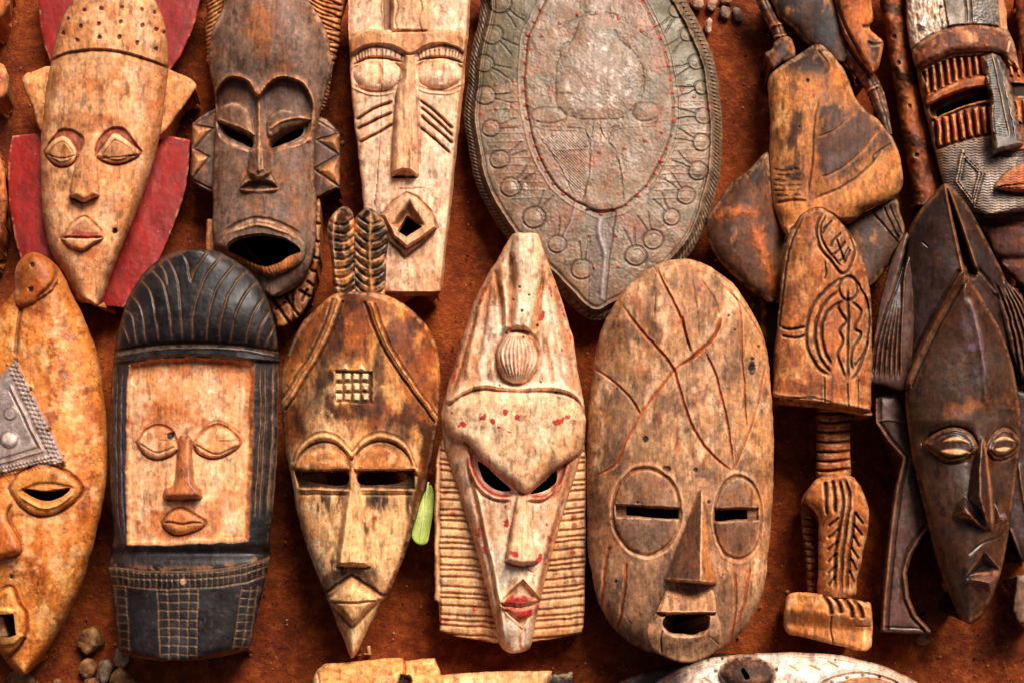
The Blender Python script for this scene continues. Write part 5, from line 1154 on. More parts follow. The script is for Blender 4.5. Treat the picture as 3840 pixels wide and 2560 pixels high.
# ================================================================== dark polished mask
VK = (3200, 680, 1.1288)
def dark_mask():
    R = thing('winged_mask', 'dark polished mask with hood, striated hair and side wings, cream slit eyes', 'mask', 3620, 2330, GM)
    bk = (170, 0)
    W0 = Sheet(VK, [(184, 172), (140, 230), (100, 350), (75, 470), (58, 590), (54, 664), (100, 676), (180, 684), (200, 500), (200, 300)], True, (140, 100), '5c483f', round_=6, warp=.8)
    W0.base(70, B=20, w=60, blur=3); W0.tone(40, .2); W0.blotch('6a5348', 30, .25, .5, 3)
    for i in range(6):
        u = i / 5; W0.line([(184, 180 + 12 * i), (150 + 14 * u, 320), (82 + 70 * u, 520), (64 + 86 * u, 655)], 4, 14, '1e1614', .5); 
        W0.line([(186, 186 + 12 * i), (156 + 14 * u, 324), (90 + 70 * u, 524), (72 + 86 * u, 655)], 2.5, -4, '7a6152', .5)
    W0.build('hair', R, WAX)
    W1 = Sheet(VK, [(560, 380), (600, 520), (660, 700), (560, 660), (520, 560), (470, 360), (500, 320)], False, (140, 100), '4a3830', round_=6)
    W1.base(60, B=20, w=40, blur=3); W1.tone(40, .2)
    for i in range(5): W1.line([(478 + i * 10, 340), (520 + i * 16, 460), (555 + i * 20, 650)], 4, 12, '1e1614', .5); W1.line([(484 + i * 10, 340), (526 + i * 16, 460), (561 + i * 20, 650)], 2.5, -4, '8a6e58', .5)
    W1.build('hair', R, WAX)
    w = Sheet(VK, [(74, 718), (110, 708), (148, 706), (172, 780), (190, 880), (215, 1000), (256, 1140), (225, 1190), (195, 1240), (178, 1300), (186, 1380), (212, 1440), (258, 1490), (255, 1500), (180, 1500), (90, 1496), (94, 1400), (118, 1150), (134, 1030), (158, 940), (160, 918), (112, 862), (72, 800)], False, (60, 0), '68524a', round_=5, warp=.6)
    w.base(66, B=14, w=50, blur=3); w.tone(50, .18); w.blotch('5f5050', 60, .1, .5, 3, asp=2); w.blotch('6a4c38', 40, .3, .5, 4)
    for ln in ([(74, 724), (76, 800), (115, 858), (170, 918), (148, 1010), (128, 1150), (104, 1400), (100, 1490)], [(250, 1145), (214, 1190), (184, 1240), (168, 1300), (178, 1384), (204, 1444), (250, 1494)]):
        w.line(ln, 6, -10, '8c6c50', .6, False, False); w.line([(x + (14 if x < 175 and ln[0][0] < 100 else -12), y) for x, y in ln], 4, 9, '201715', .5, False, False)
    w.line([(80, 796), (120, 790), (172, 800)], 4, -6, '6a5850', .5); w.line([(96, 1478), (170, 1482), (240, 1484)], 3, 6, '201715', .6)
    w.build('wing', R, WAX)
    w2 = Sheet(VK, [(535, 690), (600, 690), (680, 720), (690, 860), (640, 950), (640, 1250), (560, 1262), (548, 1230), (520, 1170), (500, 1120), (540, 930)], False, (60, 0), '4c3a34', round_=5, warp=.6)
    w2.base(60, B=14, w=40, blur=3); w2.tone(50, .2); w2.line([(520, 1150), (545, 1220), (562, 1290)], 5, -8, '8c6c50', .6); w2.line([(548, 930), (567, 1060), (600, 1200)], 5, -8, '8c6c50', .5); w2.build('wing', R, WAX)
    w3 = Sheet(VK, [(540, 1306), (600, 1300), (650, 1310), (650, 1480), (548, 1468), (530, 1425)], False, (10, 0), '7c6652', round_=8)
    w3.base(60, B=14, w=30, blur=3); w3.tone(30, .25, 9, 3); w3.blotch('a48a6a', 24, .1, .6, 3, asp=3); w3.build('wing_tip', R)
    h = Sheet(VK, [(305, 8), (265, 45), (215, 105), (182, 180), (170, 350), (165, 640), (190, 720), (300, 760), (540, 760), (560, 700), (585, 640), (572, 520), (545, 420), (500, 310), (450, 210), (400, 115), (345, 35)], True, bk, '46352b', round_=8, warp=1.0)
    h.base(70, A=84, p=1.6, blur=4)
    cl = np.interp(h.Y, [10, 150, 295], [302, 332, 362]); cr = np.interp(h.Y, [10, 150, 300], [312, 362, 412])
    inch = sm(h.X - cl, 0, 10) * sm(cr - h.X, -2, 14) * (1 - sm(h.Y, 290, 330))
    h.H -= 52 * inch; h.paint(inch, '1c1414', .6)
    h.tone(70, .2); h.blotch('524244', 60, .15, .5, 3); h.blotch('6a4c36', 40, .35, .5, 4); h.blotch('b08a68', 6, .95, .8, 5)
    h.part(h.X > cr - 3, 'hood_side')
    for ln in ([(304, 14), (330, 150), (362, 292)], [(314, 22), (362, 150), (412, 302), (470, 372)]): h.line(ln, 6, -9, 'a27e5a', .75, False, False)
    h.line([(412, 302), (480, 400), (520, 540), (545, 660)], 14, 22, '241a18', .5, taper=False); h.line([(470, 330), (530, 470), (580, 640)], 4, 10, '1e1614', .6); h.line([(500, 350), (560, 500), (590, 600)], 3, -6, '8a6c54', .6)
    h.line([(370, 292), (270, 472), (168, 662)], 11, -24, '7c5a40', .85, False, False, name='hood_edge'); h.line([(350, 300), (252, 470), (160, 640)], 5, 10, '1a1212', .5, False, False)
    h.line([(228, 200), (250, 220)], 2, 4, '150f0f', .6, False)
    h.build('hood', R, WAX)
    f = Sheet(VK, [(368, 302), (330, 355), (270, 455), (205, 590), (174, 672), (174, 760), (188, 880), (208, 980), (238, 1100), (268, 1230), (308, 1350), (348, 1440), (372, 1464), (392, 1468), (430, 1440), (470, 1360), (497, 1270), (522, 1130), (542, 980), (556, 850), (556, 760), (532, 620), (492, 500), (442, 410), (402, 342)], True, (120, 0), '54402f', round_=8, warp=1.0)
    f.base(88, A=128, p=1.5, blur=4)
    f.H -= 30 * sm(f.Y, 1250, 1468) ; f.H += 14 * (1 - sm(f.Y, 300, 500))
    f.H -= 24 * sm(f.Y, 790, 850) * (1 - sm(f.Y, 850, 1100)) * sm(np.abs(f.X - 432), 10, 60)
    f.tone(70, .2); f.tone(14, .12, 13); f.blotch('5e4438', 60, .1, .55, 2); f.blotch('2a1e1c', 60, .15, .5, 3); f.blotch('6e4a30', 60, .4, .4, 4); f.blotch('c09a74', 5, 1.0, .6, 5)
    f.blotch('94602f', 26, -.1, .6, 6, m=1 - sm(f.ell(370, 740, 110, 36, -.1), .3, 1.1)); f.blotch('80708a', 40, 0, .5, 7, m=1 - sm(f.ell(400, 560, 50, 180, -.15), .3, 1.1)); f.blotch('8a5a34', 30, 0, .55, 8, m=1 - sm(f.ell(520, 740, 40, 90), .3, 1.1))
    f.line([(385, 380), (415, 500), (438, 640), (446, 760)], 16, -14, None); f.line([(385, 380), (415, 500), (438, 640)], 5, -4, '8a7678', .5)  # grey line on the forehead ridge is a painted highlight
    f.line([(374, 312), (450, 424), (500, 524), (538, 640)], 5, -5, '7a5840', .5)
    f.line([(366, 312), (334, 362), (276, 460), (212, 590), (182, 668)], 10, -12, '8c6648', .8, taper=False); f.line([(378, 330), (350, 372), (292, 472), (228, 600), (196, 680)], 4, 8, '241916', .5, taper=False)
    f.area([(290, 770), (330, 735), (400, 725), (430, 745), (400, 765), (330, 780)], '94683f', .55, 14, 16, 24); f.line([(390, 400), (420, 520), (440, 660)], 9, 0, '867c84', .5, jit=5)  # worn patch above the eyes; grey ridge streak is highlight in the colour
    for al, k in (([(230, 870), (280, 830), (340, 816), (390, 838), (412, 886), (370, 926), (310, 932), (265, 906)], 0), ([(443, 882), (470, 836), (510, 818), (546, 848), (554, 882), (520, 916), (475, 926), (450, 906)], 1)):
        q = f.up(al, 26, 26, prof='r', name='eye'); f.line(al + al[:1], 4, 8, '9a7650', .55, taper=False); f.paint(sm(q, 10, 22), '5a4436', .5); f.H += 10 * rnd((q - 14) / 18); f.line([((x - (330, 500)[k]) * .78 + (330, 500)[k], (y - 878) * .72 + 878) for x, y in al], 3, 6, '1e1410', .6)
    for cr_ in ([(298, 864), (340, 847), (386, 868), (345, 862)], [(290, 896), (335, 888), (388, 900), (340, 910)], [(466, 862), (500, 846), (538, 862), (505, 858)], [(472, 890), (500, 882), (524, 886), (500, 898)]):
        f.area(cr_, 'e0c494', .95, 2.5); f.H += 5 * sm(f.sd(cr_), -2, 4)
    f.line([(225, 868), (280, 826), (340, 812), (392, 832), (418, 880)], 4, 9, '1c1210', .5)
    f.nose([(424, 842), (440, 850), (452, 960), (464, 1060), (468, 1130), (460, 1162), (430, 1155), (400, 1100), (380, 1050), (392, 950), (412, 870)], (432, 842), (455, 1155), 30, 120, 40, 'l', smooth=False, color='3a2822', a=.6)
    f.line([(434, 850), (448, 960), (458, 1060), (462, 1158)], 4, -7, 'bb8e62', .85)
    f.nose([(328, 1112), (342, 1066), (372, 1044), (400, 1070), (440, 1140), (452, 1166), (395, 1146)], (340, 1060), (430, 1160), 34, 66, 30, 'l', smooth=False, name='nostril', color='2e211e', a=.6); f.nose([(466, 1062), (490, 1080), (517, 1114), (500, 1130), (468, 1148)], (470, 1060), (490, 1140), 20, 50, 20, 'l', smooth=False, name='nostril')
    f.line([(345, 1112), (395, 1122), (440, 1162)], 4, -6, 'a8764a', .7); f.line([(468, 1148), (495, 1128), (515, 1114)], 4, -6, 'a8764a', .6); f.spot(496, 1112, 12, '8a8a9c', .6)
    f.line([(380, 1240), (430, 1200), (480, 1180), (510, 1150)], 4, 5, '201614', .5)
    q = f.up([(372, 1316), (435, 1228), (486, 1284), (470, 1296)], -40, 22, False, prof='l', name='lip', color='1c1412', a=.95); q = f.up([(380, 1318), (486, 1290), (498, 1308), (462, 1380)], 70, 34, False, prof='l', name='lip', color='7a6254', a=.8)
    f.line([(376, 1318), (430, 1306), (486, 1288)], 4, 12, '140d0c', .7); f.line([(434, 1228), (488, 1288)], 3, -4, '8c6a4c', .6, False); f.line([(400, 1304), (450, 1300), (482, 1290)], 4, -4, 'b8825a', .7); f.line([(385, 1322), (462, 1380)], 4, -5, '9a7a60', .7, False)
    f.build('face', R, WAX)
dark_mask()

# ================================================================== carved figure
VL = (2600, 0, .7654)
def figure():
    R = thing('carved_figure', 'bent carved wooden figure in scorched brown and black with thin arms', 'figurine', 3000, 1040)
    Z = (0, 0)
    def piece(nm, pts, col, edge, A, p=2, Bk=Z, dark=0, smooth=True, m=WOOD, rd=12, fn=None):
        s = Sheet(VL, pts, smooth, Bk, col, round_=rd); s.base(edge, A=A, p=p, blur=8)
        s.tone(60, .2); s.tone(16, .15, 12, 2)
        if dark: s.blotch('2e211c', 110, .35 - dark, .85, 3, asp=1.4); s.blotch('1e1614', 30, .45, .6, 4, asp=2)
        s.blotch('d8a05c', 50, .35, .5, 5, asp=2)
        if fn: fn(s)
        s.build(nm, R, m)
    def lobe(s):
        s.line([(100, 1075), (180, 1045), (330, 1040)], 22, -6, 'b9773c', .75, jit=10); s.line([(300, 1090), (330, 1200), (365, 1300), (395, 1440)], 26, -8, 'c27c3c', .8, jit=12); s.blotch('8a8088', 40, .2, .5, 9, m=1 - sm(s.ell(210, 1200, 110, 130), .3, 1.1)); s.line([(350, 770), (372, 950), (400, 1060)], 4, 6, '8a5a30', .5)
    piece('lobe', [(360, 745), (270, 830), (180, 900), (110, 1000), (65, 1070), (70, 1170), (110, 1260), (200, 1360), (300, 1440), (380, 1484), (430, 1440), (470, 1300), (460, 1160), (420, 1000), (380, 800)], '6c4e36', 40, 95, dark=-.1, fn=lobe)
    def rlobe(s):
        for a in ((880, 1040, 1010, 1200), (930, 1010, 1010, 1180), (960, 1000, 1025, 1150)): s.line([a[:2], a[2:]], 4, 9, '1c1412', .7, False)
    piece('lobe', [(740, 1090), (860, 1030), (985, 975), (1015, 1040), (1034, 1130), (1000, 1230), (950, 1310), (880, 1400), (800, 1400), (740, 1200)], '5c4430', 36, 36, dark=.0, fn=rlobe)
    piece('lobe', [(290, 1480), (330, 1460), (420, 1490), (480, 1560), (470, 1700), (330, 1680), (270, 1560)], '3a2a24', 24, 20, dark=.1)
    def torso(s):
        s.blotch('2c201c', 60, -.9, .9, 21, m=1 - sm(s.ell(540, 270, 190, 120, .2), .5, 1.1)); s.blotch('33231a', 24, -.1, .75, 29, asp=3, m=1 - sm(s.ell(500, 640, 60, 300), .5, 1.1)); s.blotch('f0c080', 40, 0, .6, 30, asp=2.5, m=1 - sm(s.ell(430, 560, 50, 240), .5, 1.1)); s.area([(640, 520), (800, 520), (930, 610), (975, 690), (880, 760), (760, 850), (620, 900), (600, 700)], '473733', .85, 40, 45, 60); s.area([(660, 560), (790, 540), (900, 620), (760, 640), (680, 680)], '7a5a42', .5, 30, 40, 40); s.blotch('2a1c16', 26, 0, .8, 23, asp=.5, m=1 - sm(s.ell(470, 880, 80, 110), .5, 1.1)); s.blotch('3a2618', 30, .1, .7, 24, asp=3, m=1 - sm(s.ell(440, 560, 70, 260), .5, 1.1))
        s.blotch('dfa25a', 60, -.2, .7, 25, m=1 - sm(s.ell(520, 460, 130, 110), .4, 1.1)); s.blotch('d89a50', 60, -.2, .7, 26, m=1 - sm(s.ell(900, 860, 130, 70, -.5), .4, 1.1)); s.blotch('e0a860', 40, -.2, .7, 27, m=1 - sm(s.ell(470, 1030, 80, 50), .4, 1.1)); s.blotch('c9914e', 40, -.1, .7, 28, asp=2, m=1 - sm(s.ell(700, 340, 60, 130, -.4), .4, 1.1))
        s.H += 14 * sm(s.sd([(620, 480), (800, 530), (920, 600), (985, 700), (880, 790), (760, 860), (610, 960), (580, 800)]), -30, 90)
        for ln, c in (([(620, 480), (592, 600), (580, 800), (560, 960)], '2a1c16'), ([(606, 676), (690, 640), (750, 590), (806, 535)], 'a87a4c'), ([(620, 875), (720, 830), (820, 750), (920, 628)], 'b0804c'), ([(575, 985), (700, 930), (800, 870), (880, 800), (890, 760), (975, 695)], '2c1c14'), ([(880, 800), (920, 740)], '2c1c14'), ([(655, 360), (660, 310), (610, 240)], '2c1c14')):
            s.line(ln, 5, 7, c, .65)
        s.line([(408, 1000), (480, 985), (560, 985)], 7, 9, '8a5a2c', .5); s.spot(560, 400, 11, '1a100c', .9, 5); s.spot(517, 620, 6, '1a100c', .9, 4)
        for i in range(6): s.line([(390, 830 + i * 26), (450, 836 + i * 25), (535, 826 + i * 26)], 3, 4, '2a1a12', .45, jit=6)
    piece('torso', [(440, 310), (395, 345), (365, 400), (368, 500), (378, 620), (370, 720), (374, 850), (386, 970), (410, 1070), (440, 1130), (478, 1150), (520, 1070), (600, 1025), (680, 1050), (756, 1098), (850, 1032), (940, 995), (1000, 950), (1026, 890), (1012, 780), (985, 690), (920, 600), (850, 545), (795, 480), (772, 425), (740, 350), (690, 275), (640, 225), (580, 225), (510, 270)], 'b58550', 60, 110, 2.0, dark=.02, fn=torso)
    piece('neck', [(370, -110), (740, -110), (790, 60), (790, 190), (760, 290), (700, 300), (640, 262), (590, 240), (545, 205), (500, 150), (440, 100), (395, 30)], '5a4234', 52, 60, 2.4, dark=.3)
    def head(s):
        s.blotch('33241e', 70, -.3, .85, 31, m=1 - sm(s.ell(860, 250, 80, 90), .4, 1.1)); s.blotch('33241e', 50, -.2, .8, 33, m=1 - sm(s.ell(725, 60, 50, 130), .4, 1.1)); s.blotch('c9803c', 50, -.3, .7, 32, m=1 - sm(s.ell(800, 90, 80, 120), .4, 1.1)); s.line([(880, 120), (845, 130), (830, 130)], 8, 12, '3a2414', .7); s.line([(930, 210), (880, 215), (850, 200)], 7, 10, '3a2414', .6)
        s.line([(700, 0), (730, 100), (790, 220), (850, 330)], 8, 12, '2a1c16', .6)
    piece('head', [(690, -110), (870, -110), (872, 20), (882, 90), (866, 135), (900, 175), (932, 212), (920, 290), (905, 340), (868, 356), (820, 300), (750, 200), (710, 90)], 'a8682f', 76, 60, 2.2, dark=.05, fn=head)
    def tube(nm, path, w, col, edge, A, rings=()):
        P = spline(path); T = np.gradient(P, axis=0); T /= np.linalg.norm(T, axis=1)[:, None]; Nn = np.c_[-T[:, 1], T[:, 0]]
        ws = np.interp(np.linspace(0, 1, len(P)), np.linspace(0, 1, len(w)), w)[:, None]
        poly = np.vstack([P + Nn * ws, (P - Nn * ws)[::-1]])
        s = Sheet(VL, poly, False, (100, 100), col, round_=0)
        D, _ = s.dl(path); s.H = edge - 30 + A * np.maximum(0, 1 - (D / (max(w) * 1.08)) ** 2) ** .7
        s.tone(40, .25); s.blotch('2a1e1a', 60, 0, .8, 3); s.blotch('c08048', 40, .3, .6, 4)
        for a, b in rings: s.line([a, b], 6, -12, 'b07238', .7, False, False)
        s.line([(x + 8, y - 4) for x, y in path], 4, 7, '1c1412', .5)
        s.build(nm, R)
    tube('arm', [(300, -110), (340, 0), (385, 90), (415, 150), (435, 210)], [34, 34, 34, 36], '7c5230', 60, 50, [((375, 130), (450, 110)), ((390, 185), (470, 170))])
    piece('hand', [(352, 264), (385, 240), (405, 200), (460, 178), (492, 220), (498, 280), (460, 300), (425, 312), (392, 332), (365, 300)], '8c5830', 70, 40, dark=.1, rd=8)
    tube('arm', [(600, 50), (680, 160), (760, 262), (840, 365), (890, 440), (925, 540), (958, 660)], [26, 34, 38, 40, 38, 30, 18], '6e4c34', 96, 50, [((795, 415), (862, 350)), ((845, 450), (905, 420))])
figure()

# ================================================================== staff
def staff():
    s = Sheet(VL, [(900, -110), (912, 0), (940, 150), (962, 300), (990, 450), (1012, 600), (1045, 780), (1070, 920), (1090, 1000), (1230, 980), (1216, 915), (1195, 820), (1172, 720), (1146, 600), (1120, 490), (1090, 370), (1062, 240), (1042, 110), (1032, 0), (1024, -110)], True, (60, 40), '9a6032', round_=0)
    s.H = 46 + 75 * np.maximum(0, 1 - (s.t * .96) ** 2) ** .7 + 6 * s.n(60, 5) + 5 * np.sin(s.Y * .022)
    s.tone(50, .2); s.blotch('c98a50', 60, 0, .6, 3, asp=2); s.blotch('5a3018', 40, .2, .6, 4, asp=2)
    for y0, hh in ((30, 60), (330, 50), (620, 55), (900, 60), (140, 22)):
        q = s.Y - y0 - (s.X - 1000) * .55 + 26 * s.n(40, 7); s.paint(sm(q, 0, 10) * (1 - sm(q, hh - 16, hh)), '3e2416', .8)
    for x, y in ((1005, 305), (1095, 760), (1060, 520), (985, 180)): s.spot(x, y, 11, '2a160c', .9, 6)
    R = thing('wooden_staff', 'knobbly brown wooden staff lying between the scorched figure and metal plated mask', 'staff', 3480, 740)
    s.build('shaft', R)
staff()

# ================================================================== metal plated mask
VM = (3300, 0, .5739)
def plated_mask():
    R = thing('plated_mask', 'brown wooden mask with slatted eyes, patterned metal plates and metal nose', 'mask', 3720, 800, GM)
    nk = Sheet(VM, [(600, 1380), (700, 1395), (1000, 1370), (1060, 1380), (1060, 1900), (980, 1900), (860, 1800), (760, 1680), (700, 1560), (640, 1450)], True, (0, 0), '5a3420', round_=16)
    nk.base(40, A=30, p=2, blur=4); nk.H -= 22 * np.exp(-((nk.Y - 1455) / 26) ** 2) + 16 * np.exp(-((nk.Y - 1700) / 30) ** 2); nk.tone(50, .3); nk.blotch('8a4e26', 60, .1, .6, 3); nk.build('neck', R)
    s = Sheet(VM, [(160, -130), (175, 150), (190, 280), (205, 340), (235, 460), (270, 640), (310, 790), (350, 960), (392, 1120), (422, 1240), (500, 1310), (600, 1388), (700, 1402), (860, 1396), (1000, 1380), (1080, 1300), (1080, 760), (1000, 560), (912, 450), (885, 310), (836, 190), (822, 60), (790, -130)], False, (0, 0), '8a5a36', round_=12)
    s.base(60, A=70, p=2.2, blur=10)
    s.tone(50, .2); s.tone(14, .15, 12); s.blotch('c07a3c', 60, .05, .6, 3); s.blotch('502c16', 50, .1, .6, 4); s.blotch('2c180e', 12, .55, .6, 5)
    # plates
    pl = [(150, -140), (178, 150), (203, 325), (262, 272), (330, 228), (410, 198), (442, 172), (418, 0), (412, -140)]
    q = s.up(pl, 8, 5, False, name='metal_plate', color='c9bfa8', mat=TIN); s.H += sm(q, 0, 10) * 4 * s.n(16, 41, 2, 2.2); s.blotch('8a6a3c', 16, .1, .7, 42, asp=2, m=sm(q, 0, 6)); s.blotch('e8e4da', 20, .3, .7, 43, m=sm(q, 0, 6))
    s.up([(240, 160), (285, 60), (330, 110), (300, 205)], 10, 8, False, color='d8d4cc', a=.9); s.line([(250, 160), (290, 75), (325, 112), (300, 190), (250, 160)], 4, 7, '6a6050', .5, False, False)
    p2 = [(418, -140), (420, 0), (444, 176), (560, 158), (782, 172), (772, 0), (768, -140)]
    q = s.up(p2, 12, 5, False, name='metal_plate', color='6e6c62', mat=TIN); s.H += 3 * np.sin(s.X * .5 + s.Y * .35) * sm(q, 2, 8) * (s.X < 550); s.line([(548, -140), (556, 0), (566, 156)], 5, 9, '3c3a34', .6); s.line([(580, -140), (588, 0), (598, 156)], 5, 9, '3c3a34', .6); s.blotch('96948a', 30, .2, .6, 44, m=sm(q, 0, 5)); s.H += 3 * s.n(8, 45) * sm(q, 2, 8) * (s.X > 600)
    s.area([(772, -140), (800, -140), (834, 100), (836, 190), (786, 178)], 'cfa478', .8, 6)
    for x, y in ((400, 40), (414, 178), (212, 322), (550, 160), (652, 180), (720, 160)): s.spot(x, y, 10, '3c1a12', .95, -6)
    # brow roll
    br = [(203, 342), (262, 280), (335, 230), (440, 188), (560, 166), (760, 178), (836, 205), (886, 320), (908, 450), (840, 420), (800, 360), (690, 342), (500, 345), (400, 378), (290, 430), (225, 430)]
    q = s.up(br, 40, 50, prof='r', name='brow', color='6e452a', a=.8); s.blotch('c8834a', 50, .1, .7, 46, m=sm(q, 5, 30)); s.blotch('3a2012', 40, .1, .7, 47, m=sm(q, 5, 30)); s.area([(555, 210), (620, 215), (640, 270), (600, 280), (560, 240)], 'd8a878', .7, 12, 10); s.line([(850, 270), (835, 350)], 6, -4, 'e0c8a8', .8)
    # slats
    s.H -= 22 * sm(s.sd([(270, 470), (400, 400), (500, 365), (680, 360), (700, 500), (600, 500), (480, 535), (320, 615)], False), -4, 12); s.area([(270, 470), (400, 400), (500, 365), (680, 360), (700, 500), (600, 500), (480, 535), (320, 615)], '3c2012', .8, 6, smooth=False)
    for i in range(9):
        x = 300 + i * 46; y0 = np.interp(x, [290, 400, 500, 680], [452, 395, 368, 362]) + 6; y1 = np.interp(x, [320, 480, 600, 690], [610, 535, 500, 490])
        s.up([(x - 15, y0), (x + 14, y0 - 4), (x + 28, y1 - 6), (x + 2, y1 + 2)], 24, 10, False, name='slat', color='b8753c', a=.85)
    bd = [(300, 660), (360, 610), (480, 545), (600, 512), (700, 495), (700, 565), (560, 585), (420, 635), (320, 685)]
    s.up(bd, 26, 16, prof='r', name='lower_lid', color='a8642e', a=.7)
    s.H -= 30 * sm(s.sd([(325, 692), (420, 640), (560, 590), (700, 568), (710, 652), (480, 722), (368, 775)]), -4, 14); s.area([(325, 692), (420, 640), (560, 590), (700, 568), (710, 652), (480, 722), (368, 775)], '2e1a10', .8, 6)
    s.hole([(372, 720), (470, 665), (600, 628), (705, 612), (706, 650), (600, 680), (480, 716), (372, 768)], False)
    tb = [(340, 775), (480, 720), (600, 682), (712, 660), (728, 690), (728, 880), (600, 905), (480, 945), (370, 985)]
    s.area(tb, '3c2012', .85, 5, smooth=False); s.H -= 10 * sm(s.sd(tb, False), -2, 8)
    for i in range(8):
        x = 362 + i * 49; y0 = np.interp(x, [340, 480, 600, 720], [790, 742, 712, 695]); y1 = np.interp(x + 30, [370, 480, 600, 728], [965, 935, 898, 876])
        s.up([(x, y0), (x + 32, y0 - 10), (x + 50, y1 - 6), (x + 22, y1)], 28, 10, False, name='slat', color='c48248', a=.9)
    s.line([(345, 775), (480, 722), (600, 684), (712, 662)], 9, -14, 'c98c4c', .8, taper=False)
    for x, y in ((375, 975), (490, 940), (610, 905), (715, 868), (345, 770)): s.spot(x, y, 13, '5a1c12', .9, -6)
    s.H -= 22 * sm(s.sd([(850, 540), (1080, 560), (1080, 640), (880, 630)], False), -3, 10); s.area([(850, 540), (1080, 560), (1080, 640), (880, 630)], '1c100a', .9, 5, smooth=False)
    for i in range(4): s.up([(880 + i * 46, 650), (914 + i * 46, 660), (930 + i * 46, 810), (900 + i * 46, 800)], 20, 8, False, name='slat', color='c48248', a=.8)
    for i in range(3): s.up([(830 + i * 46, 390), (858 + i * 46, 420), (880 + i * 46, 510), (850 + i * 46, 490)], 16, 8, False, name='slat', color='b8753c', a=.8)
    # lower metal cheek
    ck = [(360, 985), (480, 948), (600, 908), (728, 884), (740, 1010), (830, 990), (1080, 980), (1080, 1300), (1000, 1378), (700, 1400), (600, 1386), (500, 1308), (424, 1238), (392, 1120)]
    q = s.up(ck, 8, 5, False, name='metal_plate', color='7e786e', mat=TIN); s.H += sm(q, 2, 8) * 2.2 * np.sin(s.Y * .36 + 1.1 * np.abs(((s.X / 26) % 2) - 1) * 3.0); s.blotch('b09878', 60, .05, .55, 48, m=sm(q, 0, 4)); s.blotch('55534e', 40, .2, .5, 49, m=sm(q, 0, 4))
    for sc, w in ((1, 6), (.78, 5)):
        dm = [(540 + 40 * (1 - sc), 985 + 170 * (1 - sc)), (672 - 90 * (1 - sc), 1130), (612 - 25 * (1 - sc), 1335 - 170 * (1 - sc)), (500 + 80 * (1 - sc), 1185 - 20 * (1 - sc))]
        s.line(dm + dm[:1], w + 1, -14, 'c0bab0', .8, False, False); s.line([(x + 9, y + 7) for x, y in dm + dm[:1]], 5, 8, '3a3834', .7, False, False)
    s.area([(560, 1040), (640, 1130), (600, 1270), (530, 1180)], '6c6a64', .7, 10, smooth=False)
    lp = [(748, 1232), (800, 1152), (870, 1094), (960, 1064), (1080, 1060), (1080, 1262), (940, 1262), (840, 1252)]
    s.up(lp, 44, 40, prof='r', name='mouth', color='b8703a', a=.9, mat=WOOD); s.line([(752, 1232), (850, 1215), (1080, 1200)], 5, 10, '4a2412', .6); s.line([(760, 1245), (860, 1270), (1080, 1280)], 8, 14, '2a140c', .6)
    ns = [(668, 384), (738, 344), (790, 368), (822, 460), (862, 600), (902, 780), (934, 950), (890, 968), (820, 985), (738, 1012), (726, 900), (718, 700), (690, 500)]
    q = s.nose(ns, (735, 345), (830, 990), 34, 92, 34, 'r', smooth=False, color='55564e', a=.95); s.mats[len(s.names) - 1] = TIN
    s.line([(736, 350), (790, 600), (850, 900)], 5, -8, '8a8a80', .6); s.line([(760, 360), (815, 600), (880, 920)], 4, 6, '2e2e2a', .6)
    for i in range(30): s.line([(690 + i * 1.6 + 6, 410 + i * 16), (740 + i * 3.2, 396 + i * 17)], 2.5, 4, '33332e', .5, False)
    s.line([(800 + 10 * math.sin(i * 1.3) + i * 5, 400 + i * 26) for i in range(20)], 4, -5, '9a9a90', .5)
    s.area([(724, 1035), (780, 1002), (860, 985), (1080, 980), (1080, 1030), (860, 1028)], '3a160c', .9, 5); s.H -= 16 * sm(s.sd([(724, 1035), (780, 1002), (860, 985), (1080, 980), (1080, 1030), (860, 1028)]), -2, 10)
    s.build('face', R)
    b = Sheet(VM, [(876, -130), (890, 60), (905, 200), (932, 370), (1000, 470), (1120, 500), (1120, -130)], True, (0, 0), 'a05e2c', round_=20)
    b.base(50, A=50, p=2, blur=6); b.tone(40, .2); b.blotch('5a3018', 40, .2, .6, 3)
    T = thing('wooden_carving', 'brown wooden carving partly seen beside the metal plated mask', 'carving', 3850, 200); b.build('body', T)
plated_mask()

